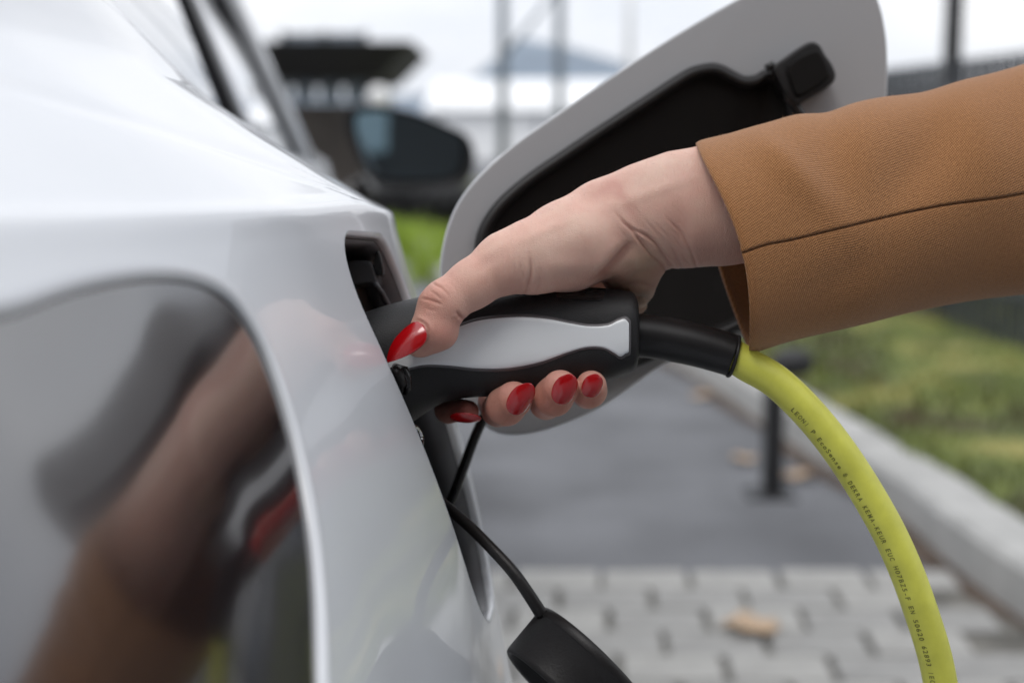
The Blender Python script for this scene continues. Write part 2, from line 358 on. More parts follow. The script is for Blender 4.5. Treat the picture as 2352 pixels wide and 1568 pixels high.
    v, f = boxm(-.027, .027, -.027, .027, .006, .36); bev(mesh('post', L3(v), f, M['dark'], r, smooth=False), .005)
    v, f = boxm(-.075, .06, -.07, .07, 0, .008); bev(mesh('base_plate', L3(v), f, M['dark'], r, smooth=False), .003)
    v, f = tube([(-.005, 0, .36), (.03, 0, .375), (.06, 0, .378), (.10, 0, .37)], [.034, .042, .042, .03], 20); mesh('head', L3(v), f, M['dark'], r)
    for sx in (-.055, .045):
        for sy in (-.05, .05):
            v, f = tube([(sx, sy, .008), (sx, sy, .016)], .007, 6); mesh('bolt', L3(v), f, M['steel'], r, smooth=False)
    # fence: dark vertical bars
    A, B = gp(2352 + 700, 1100)[:2], gp(2050, 745)[:2]; dv = (B - A); ln = np.linalg.norm(dv); dv /= ln; A = gp(2352, 848)[:2] - dv * 2.6
    fr = empty('fence', (*A, 0), 'dark metal fence of narrow vertical slats behind the grass', 'fence')
    total = 11.0; yaw = math.atan2(dv[1], dv[0]); pitch = .105
    v, f = boxm(0, .060, -.008, .008, .05, 1.36); ms = bpy.data.meshes.new('slat'); ms.from_pydata(v, [], f); ms.materials.append(M['fence'])
    for i in range(int(total / pitch)):
        o = bpy.data.objects.new('slat', ms); COL.objects.link(o); o.parent = fr; o.location = (dv[0] * i * pitch, dv[1] * i * pitch, 0); o.rotation_euler = (0, 0, yaw)
    sc_ = np.linspace(0, total, 2000); q_ = A + dv * sc_[:, None]; px_ = q_[:, 0] / (q_[:, 1] * CT - .3 * ST) * K + 1176; s0 = float(sc_[np.argmin(abs(px_ - 2178))])
    for k, sdist in enumerate([s0 - 2.5, s0, s0 + 2.5, s0 + 5.0, s0 + 7.5]):
        if sdist < 0 or sdist > total: continue
        hgt = 1.72
        v, f = boxm(-.035, .035, -.05, .02, -.05, hgt); o = mesh('fence_post', v, f, M['dark'], None, smooth=False); o.parent = fr; o.location = (dv[0] * sdist, dv[1] * sdist, 0); o.rotation_euler = (0, 0, yaw); bev(o, .004, 2)
    for zz in (.28, 1.2):
        v, f = boxm(0, total, .012, .035, zz, zz + .04); o = mesh('rail', v, f, M['fence'], None, smooth=False); o.parent = fr; o.rotation_euler = (0, 0, yaw)
    # steel portal with a diagonal brace
    def pole(px, d, r0, z1, name, label, cat, m=M['steel'], grp=None):
        x = (px - 1176) / K * d; o = empty(name, (x, d, 0), label, cat, grp)
        v, f = tube([(x, d, 0), (x, d, z1)], r0, 14); mesh('shaft', v, f, m, o); v, f = tube([(x, d, 0), (x, d, .03)], r0 * 2.2, 14); mesh('base_plate', v, f, m, o); return o, x
    o, x1 = pole(1155, 14, .050, 3.9, 'steel_mast', 'left grey steel mast with a diagonal brace running up to its right', 'mast', grp='grey steel masts far behind the flap')
    v, f = tube([(x1, 14, 1.75), (x1 + .55, 14, 2.42)], .02, 10); mesh('brace', v, f, M['steel'], o)
    pole(1283, 14, .045, 3.9, 'steel_mast', 'right grey steel mast touched by the diagonal brace', 'mast', grp='grey steel masts far behind the flap')
    pole(1440, 34, .09, 8, 'steel_mast', 'faint pale mast far off, rightmost of the three masts', 'mast', M['whitewall'], 'grey steel masts far behind the flap')
    # white building on the horizon
    d = 60; X = lambda px, dd: (px - 1176) / K * dd
    zt = 1 + (313 - 186) / K * d
    r = empty('white_building', (X(1400, d), d, 0), 'long low white building on the horizon behind the masts', 'building')
    v, f = boxm(X(985, d), X(2900, d), d, d + 12, 0, zt - 1.3); mesh('wall', v, f, M['whitewall'], r, smooth=False)
    zr_ = 1 + (313 - 186) / K * (d + 9); ze = zt - 1.25
    V = [(X(975, d), d - .5, ze), (X(2910, d), d - .5, ze), (X(2910, d), d + 9, zr_), (X(975, d), d + 9, zr_), (X(2910, d), d + 18, ze), (X(975, d), d + 18, ze)]
    mesh('roof', V, [(0, 1, 2, 3), (3, 2, 4, 5), (0, 3, 5), (1, 4, 2)], M['whitewall'], r, smooth=False)
    for k in range(9):
        a = X(1010, d) + k * 4.1; v, f = boxm(a, a + .08, d - .05, d - .005, 0, zt - 1.3); mesh('downpipe', v, f, M['steel'], r, smooth=False)
    # pavilion with dark canopy
    d = 22; Z = lambda py, dd=22: 1 + (313 - py) / K * dd
    r = empty('pavilion', (X(760, d), d, 0), 'dark flat roofed pavilion with a slanting canopy left of the side mirror', 'building')
    x0, x1, x2 = X(560, d), X(962, d), X(885, d)
    V = [(x0, d - 1.2, Z(112)), (x1, d - 1.2, Z(112)), (x2, d - .5, Z(188)), (x0, d - .5, Z(188)), (x0, d + 3, Z(112)), (x1, d + 3, Z(112)), (x2, d + 3, Z(188)), (x0, d + 3, Z(188))]
    F = [(0, 1, 2, 3), (4, 7, 6, 5), (0, 4, 5, 1), (3, 2, 6, 7), (1, 5, 6, 2), (0, 3, 7, 4)]; mesh('canopy', V, F, M['fascia'], r, smooth=False)
    v, f = boxm(x0, X(838, d), d, d + 3, 0, Z(240)); mesh('wall', v, f, M['brown'], r, smooth=False)
    for k in range(5):
        a = x0 + .05 + k * (X(848, d) - x0) / 5; v, f = boxm(a, a + (X(848, d) - x0) / 5 - .06, d + .02, d + .06, Z(236), Z(192)); w_ = mesh('window', v, f, M['glassb'], r, smooth=False)
    for px in (850, 893):
        v, f = boxm(X(px, d) - .05, X(px, d) + .05, d + .1, d + .2, 0, Z(190)); mesh('column', v, f, M['fascia'], r, smooth=False)
    v, f = boxm(X(640, d), X(835, d), d + .5, d + .56, Z(110), Z(78)); mesh('parapet_glass', v, f, M['steel'], r, smooth=False)
    for px in (650, 745, 838):
        v, f = boxm(X(px, d) - .03, X(px, d) + .03, d + .42, d + .48, Z(110), Z(74)); mesh('railing_post', v, f, M['dark'], r, smooth=False)
    # white globe on a pole, added to stand for a bright spot of sky
    r = empty('sky_spot_globe', (X(874, 20), 20, 0), 'white globe on a thin pole beside the pavilion, added as a bright spot of sky', 'lamp')
    v, f = tube([(X(874, 20), 20, 0), (X(874, 20), 20, Z(250, 20))], .025, 10); mesh('pole', v, f, M['dark'], r)
    bm = bmesh.new(); bmesh.ops.create_uvsphere(bm, u_segments=20, v_segments=12, radius=.16, matrix=Matrix.Translation((X(874, 20), 20, Z(225, 20)))); me = bpy.data.meshes.new('globe'); bm.to_mesh(me); bm.free(); link('globe', me, M['globe'], r)
    # low dark hedge beyond the kerb
    V, F = [], []; d = 14.5; x0h, x1h = X(800, d), X(1170, d)
    for _ in range(9000):
        x, y, z = random.uniform(x0h, x1h), d + random.gauss(0, .16), random.uniform(.02, .50); s = random.uniform(.015, .035); a = random.uniform(0, 6.28); u = np.array([math.cos(a), math.sin(a), random.uniform(-1, 1)]) * s; v_ = np.array([-math.sin(a), math.cos(a), .6]) * s
        p = np.array([x, y, z]); b = len(V); V += [p - u, p + v_, p + u, p - v_]; F.append((b, b + 1, b + 2, b + 3))
    o = mesh('low_hedge', V, F, mat('dark_leaves', (.032, .032, .034), .6, var=.3), smooth=False); tag(o, 'low dark hedge standing below and behind the side mirror', 'hedge')
    # behind the camera: hedge and an unseen dark building (mirrored in the car and in the side mirror)
    V, F = [], []
    for _ in range(26000):
        x, y, z = random.uniform(-9, 9), -6.5 + random.gauss(0, .35), random.uniform(0, 2.0) ** 1.0; x += .1 * math.sin(z * 9)
        s = random.uniform(.03, .06); a, bb_ = random.uniform(0, 6.28), random.uniform(-1, 1); u = np.array([math.cos(a), math.sin(a), bb_]) * s; v_ = np.array([-math.sin(a), math.cos(a), .6]) * s
        p = np.array([x, y, z]); b = len(V); V += [p - u, p + v_, p + u, p - v_]; F.append((b, b + 1, b + 2, b + 3))
    tag(mesh('hedge', V, F, M['hedge'], smooth=False), 'dark green clipped hedge behind the photographer', 'hedge')
    r = empty('shading_building', (2, -9, 0), 'unseen grey brown building beyond the hedge behind the camera, made tall and dark to block light', 'building')  # nearness, height and dark tone chosen to cut light from behind the camera
    v, f = boxm(-9, 14, -20, -9, 0, 9.4); mesh('wall', v, f, mat('grey_brown_render', (.075, .072, .07), .8, var=.15, vscale=1.5), r, smooth=False)
    v, f = boxm(-9.3, 14.3, -20.3, -8.7, 9.4, 9.7); mesh('roof', v, f, M['fascia'], r, smooth=False)
    v, f = boxm(-1.6, -1.25, -8.99, -8.93, 4.2, 4.8); mesh('mirror_patch_board', v, f, mat('pale_board', (.55, .68, .72), .6), r, smooth=False)  # unseen board added so the side mirror reflects a pale patch
    for k in range(6):
        for zz in (.9, 2.6):
            v, f = boxm(-8 + k * 3.1, -6.4 + k * 3.1, -9.06, -8.94, zz, zz + 1.3); mesh('window', v, f, M['glassb'], r, smooth=False)
setting()
hz = mesh('haze', *boxm(-1450, 1450, -450, 1150, -1.3, 62), None, smooth=False); tag(hz, kind='stuff')
hm = bpy.data.materials.new('air'); hm.use_nodes = True; hn = hm.node_tree; hn.nodes.remove(hn.nodes['Principled BSDF']); pv = hn.nodes.new('ShaderNodeVolumePrincipled')
pv.inputs['Color'].default_value = (.86, .90, .96, 1); pv.inputs['Density'].default_value = .00022; pv.inputs['Anisotropy'].default_value = .2
hn.links.new(pv.outputs[0], hn.nodes['Material Output'].inputs['Volume']); hz.data.materials.append(hm)

# ------------------------------------------------------------------ the car
CAR = empty('electric_car', (-.9, 1.4, 0), 'white electric car being charged, rear fender and smoked tail lamp close to the camera', 'car')
PD = [-.42, -.34, -.22, -.1, .0, .08, .14, .20, .25, .29, .33, .37, .40, .45, .51, .56, .60, .64, .68, .72, .77, .84, .92, 1.0, 1.3, 1.8, 2.5, 3.9, 4.3]
PX = [-1.2, -.72, -.45, -.27, -.170, -.104, -.0725, -.0520, -.0410, -.0352, -.0312, -.0286, -.0273, -.0222, -.0145, -.0085, -.0040, -.0012, 0, -.0014, -.006, -.0155, -.030, -.047, -.105, -.18, -.28, -.48, -.60]
def plan(d): return interp(d, PD, PX)
# vertical profile from pictures of its silhouette: (px,py,d) -> (G,z)
sil = [(1230, 1850, .68), (1185, 1640, .68), (1160, 1520, .68), (1141, 1430, .68), (1126, 1320, .68), (1100, 1200, .68), (1076, 1096, .68), (1047, 970, .68), (1012, 860, .68), (975, 760, .68), (943, 670, .68), (911, 570, .68), (898, 510, .68), (893, 492, .68), (880, 478, .68), (846, 453, .70), (742, 373, .76), (630, 301, .80), (517, 225, .84), (350, 108, .92), (185, 0, 1.0), (20, -110, 1.05)]
GZ = []
for px, py, d in sil:
    c = cc(px, py, d); wz = c2w(c)[2] - CAMH; GZ.append((c[0] - float(plan(np.array(d))), wz))
GZ = [(-.10, -.86), (-.035, -.80), (.0, -.6), (.028, -.42)] + GZ
GZ = np.array(GZ)
for _ in range(3): GZ[4:17] = (GZ[3:16] + 2 * GZ[4:17] + GZ[5:18]) / 4
tt = np.arange(len(GZ)); CREASE_T = 4 + 14
zc0 = GZ[CREASE_T, 1]
# crease height along the car
def crease_z(d):
    pts = []
    for px, py, dd in [(-629, 540, .20), (-118, 512, .25), (169, 500, .30), (428, 487, .38), (590, 477, .45), (720, 468, .53), (810, 462, .60), (880, 478, .68)]:
        pts.append((dd, c2w(cc(px, py, dd))[2] - CAMH))
    xs = [-.5] + [p[0] for p in pts] + [1.2, 4.4]; ys = [pts[0][1] + .01] + [p[1] for p in pts] + [pts[-1][1] - .008, pts[-1][1] - .03]
    return interp(d, xs, ys)
def surf(D, T):
    """world points of the body skin at depth D and profile parameter T"""
    G = interp(T, tt, GZ[:, 0]); Z = interp(T, tt, GZ[:, 1])
    wgt = np.clip((Z + .30) / (zc0 + .30), 0, 1); wgt = wgt * wgt * (3 - 2 * wgt)
    Z = Z + (crease_z(D) - zc0) * wgt
    lean = np.clip((.50 - D) / .2, 0, 1); lean = lean * lean * (3 - 2 * lean); x = plan(D) + G - .30 * lean * (np.clip(Z, -.4, -.02) + .13)
    Z = Z + np.clip((.86 - D) / .35, 0, 1) * 1.0 * np.clip(-(G + .163), 0, .12)
    tl = CREASE_T + .15 + np.clip((.70 - D) / .09, 0, 4); Z = Z - .0009 * np.exp(-((T - tl) / .22) ** 2) * np.clip((.69 - D) / .05, 0, 1)
    Z = Z - .0022 * np.exp(-((T - 22.75) / .06) ** 2) * (D < .9)
    # forward of the haunch the shoulder falls to the window line
    up = np.clip((Z - zc0) / .12, 0, 1.6); f = np.clip((D - .95) / .5, 0, 1); f = f * f * (3 - 2 * f)
    Z = Z - up * f * .07
    # flare slightly out towards the lamp corner lip
    y = (D + Z * ST) / CT
    return np.stack([x, y, CAMH + Z], -1)
def proj(W):
    x, y, z = W[..., 0], W[..., 1], W[..., 2] - CAMH; d = y * CT - z * ST; v = y * ST + z * CT; d = np.where(np.abs(d) < .02, .02, d)
    return x / d * K + 1176, -v / d * K + 784
def poly_sdf(px, py, poly):
    poly = np.asarray(poly, float); dmin = np.full(px.shape, 1e9); ins = np.zeros(px.shape, bool); n = len(poly)
    for i in range(n):
        a, b = poly[i], poly[(i + 1) % n]; e = b - a; t = np.clip(((px - a[0]) * e[0] + (py - a[1]) * e[1]) / (e @ e), 0, 1)
        dmin = np.minimum(dmin, np.hypot(px - a[0] - t * e[0], py - a[1] - t * e[1]))
        c = ((a[1] > py) != (b[1] > py)) & (px < (b[0] - a[0]) * (py - a[1]) / (b[1] - a[1] + 1e-12) + a[0]); ins ^= c
    return np.where(ins, -dmin, dmin)
# port opening: rounded, leaning quadrilateral in (depth, height)
ZT, ZB = c2w(cc(850, 537, .60))[2] - CAMH, c2w(cc(1101, 1402, .65))[2] - CAMH
OPN = dict(z=[ZB - .05, ZB, ZT, ZT + .05], near=[.640, .622, .535, .515], far=[.725, .700, .655, .645])
def g_open(D, T):
    z = surf(D, T)[..., 2] - CAMH + .085 * (D - .6)
    n = np.interp(z, OPN['z'], OPN['near']); f = np.interp(z, OPN['z'], OPN['far']); cx = (n + f) / 2; hw = (f - n) / 2; cz = (ZT + ZB) / 2; hz = (ZT - ZB) / 2
    r = .031; qx = np.abs(D - cx) - hw + r; qz = np.abs(z - cz) - hz + r
    return np.hypot(np.maximum(qx, 0), np.maximum(qz, 0)) + np.minimum(np.maximum(qx, qz), 0) - r
lamp_poly = catmull([(-1200, 900), (-400, 770), (0, 718), (150, 668), (300, 636), (430, 634), (520, 668), (590, 750), (645, 870), (700, 1060), (738, 1290), (752, 1580), (745, 2100), (600, 3400), (-1500, 3600)], 6, True)
def g_lamp(D, T):
    W = surf(D, T); px, py = proj(W); g = poly_sdf(px, py, lamp_poly); return np.where((D > .06) & (D < .50), g, 500.0) * 1e-4
Dg = np.concatenate([np.linspace(-.42, .08, 26)[:-1], np.linspace(.08, .5, 120)[:-1], np.linspace(.5, .76, 150)[:-1], np.linspace(.76, 1.1, 40)[:-1], np.linspace(1.1, 4.3, 50)])
Tg = np.concatenate([np.linspace(0, 4, 24)[:-1], np.linspace(4, CREASE_T - 3, 190)[:-1], np.linspace(CREASE_T - 3, CREASE_T + 2, 60)[:-1], np.linspace(CREASE_T + 2, CREASE_T + 4.5, 20)[:-1], np.linspace(CREASE_T + 4.5, CREASE_T + 5, 30)[:-1], np.linspace(CREASE_T + 5, len(GZ) - 1, 30)])
def split(gf, D, T):
    D, T = D.copy(), T.copy(); g = gf(D, T)
    for ax in (0, 1):
        sh = lambda A, k: A[1:, :] if (ax == 0 and k) else A[:-1, :] if ax == 0 else A[:, 1:] if k else A[:, :-1]
        g0, g1 = sh(g, 0), sh(g, 1); cross = (g0 * g1) < 0; idx = np.argwhere(cross)
        for i, j in idx:
            a = (i, j); b = (i + 1, j) if ax == 0 else (i, j + 1)
            if g[a] * g[b] >= 0: continue
            t = g[a] / (g[a] - g[b]); q = (D[a] + (D[b] - D[a]) * t, T[a] + (T[b] - T[a]) * t); k = a if t < .5 else b
            D[k], T[k] = q; g[k] = 0
    return D, T, g
DD, TT = np.meshgrid(Dg, Tg, indexing='ij')
D1, T1, gO = split(g_open, DD, TT)
D2, T2, gL = split(g_lamp, D1, T1)
W = surf(D2, T2); nI, nJ = DD.shape
def faces_where(keep_sign, g):
    F = []
    idx = np.arange(nI * nJ).reshape(nI, nJ); gg = g * keep_sign
    for i in range(nI - 1):
        for j in range(nJ - 1):
            q = [(i, j), (i + 1, j), (i + 1, j + 1), (i, j + 1)]; s = [gg[a] for a in q]
            if min(s) >= -1e-12:
                if max(s) > 0: F.append(tuple(idx[a] for a in q))
            elif max(s) > 0:
                for tri in ((0, 1, 2), (0, 2, 3), (1, 2, 3), (1, 3, 0)):
                    if min(s[k] for k in tri) >= -1e-12 and max(s[k] for k in tri) > 0: F.append(tuple(idx[q[k]] for k in tri)); break
    return F
def compact(V, F):
    V = np.asarray(V); used = np.unique(np.array([i for f in F for i in f])); m = -np.ones(len(V), int); m[used] = np.arange(len(used)); return V[used], [tuple(m[i] for i in f) for f in F]
gB = np.where(np.abs(gL) < 1e-12, 0, gL); gBody = np.minimum(gO, gL)
# outside of both holes
def both():
    F = []; idx = np.arange(nI * nJ).reshape(nI, nJ)
    a = set(faces_where(1, gO)); b = set(faces_where(1, gL)); return sorted(a & b)
V, F = compact(W.reshape(-1, 3), both()); body = mesh('body', V, F, M['paint'], CAR)
V, F = compact(W.reshape(-1, 3), faces_where(-1, gL))
cen = np.array([-1.0, 0, 0]) * .0022
lens = mesh('tail_lamp', V + cen, F, M['lens'], CAR); tag(lens, 'smoked glossy tail lamp')
# rolled lip round the lamp (image-space boundary resampled on the surface)
def boundary_loops(F):
    e = {}
    for f in F:
        for a, b in zip(f, f[1:] + f[:1]): e[(a, b)] = 1
    nx = {}
    for a, b in e:
        if (b, a) not in e: nx.setdefault(a, []).append(b)
    loops = []; 
    while nx:
        s = next(iter(nx)); lp = [s]; c = s
        while True:
            n = nx.get(c)
            if not n: break
            m = n.pop()
            if not n: del nx[c]
            if m == s: break
            lp.append(m); c = m
        loops.append(lp)
    return loops
lp = max(boundary_loops(F), key=len)
ring = V[lp]
def smooth_ring(r, k=6):
    for _ in range(k): r = (np.roll(r, 1, 0) + np.roll(r, -1, 0) + 2 * r) / 4
    return r
r0 = smooth_ring(ring, 3)
nrmv = np.array([1.0, -.3, .2]); nrmv /= np.linalg.norm(nrmv)
cen = r0.mean(0)
def toward(r, amt):
    t = np.roll(r, -2, 0) - np.roll(r, 2, 0); t /= np.linalg.norm(t, axis=1)[:, None] + 1e-9; n = np.cross(t, nrmv); n /= np.linalg.norm(n, axis=1)[:, None] + 1e-9
    s = np.sign(((cen - r) * n).sum(1).mean()); return r + n * amt * s
rings = [toward(r0, -.004) - nrmv * .0003, toward(r0, -.002) + nrmv * .0003, toward(r0, .0) + nrmv * .0002, toward(r0, .0014) - nrmv * .0010, toward(r0, .0016) - nrmv * .0035]
V, F = loft([smooth_ring(r, 2) for r in rings], True, False, False); mesh('lamp_surround', V, F, M['paint'], CAR)
# port opening lip, jamb and tub
ang = np.linspace(0, 2 * np.pi, 240, endpoint=False); cont = []
for a in ang:
    cz = (ZT + ZB) / 2; lo, hi = 0., .2
    def pt(r):
        z = cz + r * math.sin(a); n = np.interp(z, OPN['z'], OPN['near']); f = np.interp(z, OPN['z'], OPN['far']); return (n + f) / 2 + r * .5 * math.cos(a), z
    for _ in range(30):
        m = (lo + hi) / 2; d, z = pt(m); n = np.interp(z, OPN['z'], OPN['near']); f = np.interp(z, OPN['z'], OPN['far']); rr = .031
        qx = abs(d - (n + f) / 2) - (f - n) / 2 + rr; qz = abs(z - cz) - (ZT - ZB) / 2 + rr; g = math.hypot(max(qx, 0), max(qz, 0)) + min(max(qx, qz), 0) - rr
        if g > 0: hi = m
        else: lo = m
    d_, z_ = pt(lo); cont.append((d_, z_ - .085 * (d_ - .6)))
cont = np.array(cont)
# invert height -> T on the skin for each contour point
def T_of(D, z):
    lo, hi = 4.0, float(CREASE_T)
    for _ in range(40):
        m = (lo + hi) / 2
        if surf(np.array(D), np.array(m))[2] - CAMH < z: lo = m
        else: hi = m
    return lo
ctr = np.array([(cont[:, 0].min() + cont[:, 0].max()) / 2, (ZT + ZB) / 2])
def port_ring(shrink, inward):
    out = []
    for (d, z) in cont:
        v = np.array([d, z]) - ctr; n_ = v / (np.linalg.norm(v) + 1e-9); q = np.array([d, z]) - n_ * shrink; p = surf(np.array(q[0]), np.array(T_of(q[0], q[1]))); out.append(p + np.array([-inward, 0, -.25 * inward]))
    return np.array(out)
V, F = loft([port_ring(-.001, -.0002), port_ring(0, .0), port_ring(.0010, .0008), port_ring(.0014, .0024), port_ring(.0014, .0034)], True, False, False); mesh('port_lip', V, F, M['paint'], CAR)
V, F = loft([port_ring(.0006, .0034), port_ring(.0020, .0036), port_ring(.0024, .012), port_ring(.0028, .020), port_ring(.0085, .0215), port_ring(.010, .035), port_ring(.012, .07)], True, False, True); tub = mesh('charging_port', V, F, M['blackp'], CAR)
# gasket step and clip pieces inside the opening
V, F = loft([port_ring(.0012, .0036), port_ring(.0026, .0036), port_ring(.0034, .0165), port_ring(.0018, .0170)], True, False, False); mesh('rubber_seal', V, F, M['jamb'], tub)
def slab_cam(outline, d0, th, m, name, parent, bevel=.001, plane=None, closed_smooth=4, seg=3):
    o2 = catmull(outline, closed_smooth, True) if closed_smooth else np.array(outline, float)
    fr = [cc(x, y, plane(x, y) if plane else d0) for x, y in o2]; bk = [cc(x, y, (plane(x, y) if plane else d0)) + np.array([0, 0, th]) for x, y in o2]
    n = len(fr); V = [c2w(v) for v in fr + bk]; F = [tuple(range(n)), tuple(range(2 * n - 1, n - 1, -1))] + [(i, i + n, (i + 1) % n + n, (i + 1) % n) for i in range(n)]
    o = mesh(name, V, F, m, parent, smooth=False); bev(o, bevel, seg, 40)
    return o
slab_cam([(780, 606), (838, 598), (856, 606), (864, 632), (866, 654), (850, 652), (815, 656), (780, 668)], .630, .03, mat('socket_plastic', (.065, .064, .068), .4), 'clip', tub, .003, None, 2)
V, F = tube([P(862, 652, .628), P(876, 672, .634), (P(892, 702, .64)), P(906, 735, .645)], [.0012, .0014, .0014, .001], 10); mesh('socket_rib', V, F, M['jamb'], tub)
slab_cam([(858, 600), (868, 575), (876, 600), (880, 628), (868, 632), (860, 622)], .63, .012, M['blackg'], 'clip', tub, .001)
# chrome ring glimpsed under the plug
p0 = P(950, 1004, .60); V, F = [], []
rr = []
for a in np.linspace(0, 2 * np.pi, 40, endpoint=False): rr.append(cc(956 + 11 * math.cos(a) + 6 * math.sin(a), 1003 + 24 * math.sin(a), .60 + .006 * math.cos(a)))
rr = np.array(rr + [rr[0]]); V, F = tube([c2w(q) for q in rr], .0011, 8); mesh('chrome_ring', V, F, M['chrome'], tub)
slab_cam([(940, 985), (952, 978), (962, 990), (966, 1005), (958, 1022), (948, 1030)], .606, .004, M['blackg'], 'socket_cover', tub, .001)

# greenhouse: side windows, pillars, roof
def strip(pts_low, pts_up, m, name, th=.004, parent=CAR):
    V = [p for p in pts_low] + [p for p in pts_up]; n = len(pts_low); F = [(i, i + 1, i + 1 + n, i + n) for i in range(n - 1)]
    o = mesh(name, V, F, m, parent); solid(o, th, 0); return o
def gh(d, h, out=0.0):
    """point on the glasshouse side: d depth, h 0..1 up"""
    x = interp(np.array(d), [.5, .9, 1.3, 2.4, 3.2], [-.245, -.245, -.262, -.36, -.44]) - h * .17 + out; z = .0 + .02 * (2.4 - d) + h * (.42 if d < 2.6 else .42)
    return np.array([float(x), d, CAMH + float(z) - .04])
def quad_panel(d0b, d1b, d0t, d1t, m, name, h0=-.35, h1=1, out=0., n=6, th=.004):
    b0, b1 = d0b + (d0t - d0b) * h0, d1b + (d1t - d1b) * h0; lo = [gh(b0 + (b1 - b0) * i / n, h0, out) for i in range(n + 1)]; up = [gh(d0t + (d1t - d0t) * i / n, h1, out) for i in range(n + 1)]
    return strip(lo, up, m, name, th)
def pxd(px, py):
    return None
# the pillars lean as in the picture: positions of the trims on the base line (h=0) and at the roof (h=1)
quad_panel(.80, 1.50, 1.25, 1.58, M['window'], 'rear_side_window')
quad_panel(1.57, 2.42, 1.66, 2.02, M['window'], 'front_side_window')
quad_panel(1.50, 1.57, 1.58, 1.66, M['dark'], 'door_pillar', -.35, 1, .004)
quad_panel(2.42, 2.47, 2.02, 2.06, M['dark'], 'window_trim', -.35, 1, .004)
quad_panel(2.47, 2.62, 2.06, 2.14, M['paint'], 'windscreen_pillar', -.35, 1, .008, th=.03)
lo = [gh(d, 1.0) for d in np.linspace(.7, 2.15, 12)]; hi = [p + np.array([-.5, 0, .06]) for p in lo]; far = [p + np.array([-1.0, 0, .0]) for p in lo]
V, F = loft([lo, hi, far], closed=False); o = mesh('roof', V, F, M['paint'], CAR); solid(o, .02, 0)
lo = [gh(2.62, .0), gh(2.14, 1.0)]; V = [lo[0], lo[1], lo[1] + np.array([-1.0, 0, 0]), lo[0] + np.array([-1.0, .1, 0])]; mesh('windscreen', V, [(0, 1, 2, 3)], M['window'], CAR)
# bonnet and body top closing
tp = surf(Dg, np.full(len(Dg), len(GZ) - 1.0)); V, F = loft([tp, tp + np.array([-.10, 0, .03]), tp + np.array([-.5, 0, .05]), tp + np.array([-1.3, 0, .0])], closed=False); mesh('body_top', V, F, M['paint'], CAR)
# wheels
for dy in (.80, 3.42):
    x = float(plan(np.array(dy))) - .11; v, f = tube([(x - .1, dy, .33), (x + .085, dy, .33), (x + .105, dy, .33)], [.33, .33, .30], 40); wl = mesh('wheel', v, f, M['rubber'], CAR)
    v, f = tube([(x + .09, dy, .33), (x + .112, dy, .33)], [.22, .2], 30); mesh('rim', v, f, M['steel'], wl)

# door mirror
MD = 2.45
hous = [(791, 262), (803, 246), (830, 240), (870, 241), (905, 246), (961, 260), (1017, 283), (1065, 305), (1085, 328), (1090, 362), (1082, 398), (1059, 420), (1003, 430), (919, 432), (866, 422), (832, 386), (808, 338), (794, 296)]
hs = catmull(hous, 4, True); c0 = hs.mean(0)
rings = []
for dz, sc in [(0, .93), (-.004, .965), (-.001, .995), (.03, 1.0), (.07, .9), (.105, .68), (.12, .35)]:
    rings.append(np.array([c2w(cc(*(c0 + (p - c0) * sc), MD) + np.array([0, 0, dz])) for p in hs]))
inner = np.array([c2w(cc(*(c0 + (p - c0) * .93), MD) + np.array([0, 0, .006])) for p in hs])
V, F = loft([inner] + rings); mir = mesh('side_mirror', V, F, M['blackg'], CAR)
gl = catmull([(822, 262), (870, 256), (930, 262), (1000, 286), (1050, 310), (1062, 330), (1060, 372), (1042, 402), (990, 412), (910, 412), (866, 404), (838, 370), (822, 320), (818, 285)], 4, True)
V = [c2w(cc(x, y, MD + .003)) for x, y in gl]; n = len(V); ctr_ = np.mean(V, 0) + np.array([0, .0, 0]); rot = Matrix.Rotation(math.radians(4), 3, 'X')
o = mesh('mirror_glass', V + [ctr_], [(n, i, (i + 1) % n) for i in range(n)], M['mirror'], mir, smooth=False); solid(o, .003, 1)
V, F = tube([P(850, 425, MD + .05), P(800, 460, MD + .06), P(740, 470, MD + .07)], [.022, .026, .03], 16); mesh('mirror_stalk', V, F, M['blackg'], mir)

# charging flap, hinged at the front edge of the opening
def fplane(x, y): return .700 + (x - 1010) / 1000 * .040 - (y - 500) / 1000 * .012
fl = [(1011, 660), (1012, 590), (1030, 512), (1062, 448), (1112, 390), (1185, 327), (1300, 246), (1400, 177), (1540, 86), (1680, 4), (1800, -55), (1900, -75), (1975, -55), (2016, -5), (2035, 70), (2040, 150), (2036, 240), (2020, 330), (1985, 430), (1930, 540), (1860, 650), (1760, 745), (1640, 800), (1530, 836), (1391, 930), (1280, 980), (1190, 1000), (1125, 988), (1070, 930), (1035, 850), (1016, 750)]
flap = slab_cam(fl, 0, .0045, M['flap'], 'charging_flap', CAR, .0018, fplane, 4, 4)
flap.data.materials.append(M['paint'])
for p in flap.data.polygons:
    if p.index != 0: p.material_index = 1
tag(flap, 'open painted charging flap with black inner liner')
ln_ = [(1088, 610), (1091, 555), (1106, 510), (1140, 462), (1200, 408), (1290, 346), (1372, 291), (1432, 252), (1492, 213), (1552, 174), (1588, 154), (1627, 145), (1657, 148), (1687, 163), (1711, 174), (1735, 172), (1756, 160), (1785, 165), (1815, 190), (1832, 240), (1850, 320), (1856, 420), (1845, 540), (1810, 650), (1740, 735), (1640, 785), (1540, 812), (1440, 850), (1320, 880), (1220, 860), (1150, 800), (1105, 720), (1090, 660)]
def inset(poly, a):
    t = np.roll(poly, -1, 0) - np.roll(poly, 1, 0); t /= np.linalg.norm(t, axis=1)[:, None]; n = np.stack([-t[:, 1], t[:, 0]], 1)
    if poly_sdf(*(poly[:1] + n[:1] * 3).T, poly)[0] > 0: n = -n
    return poly + n * a
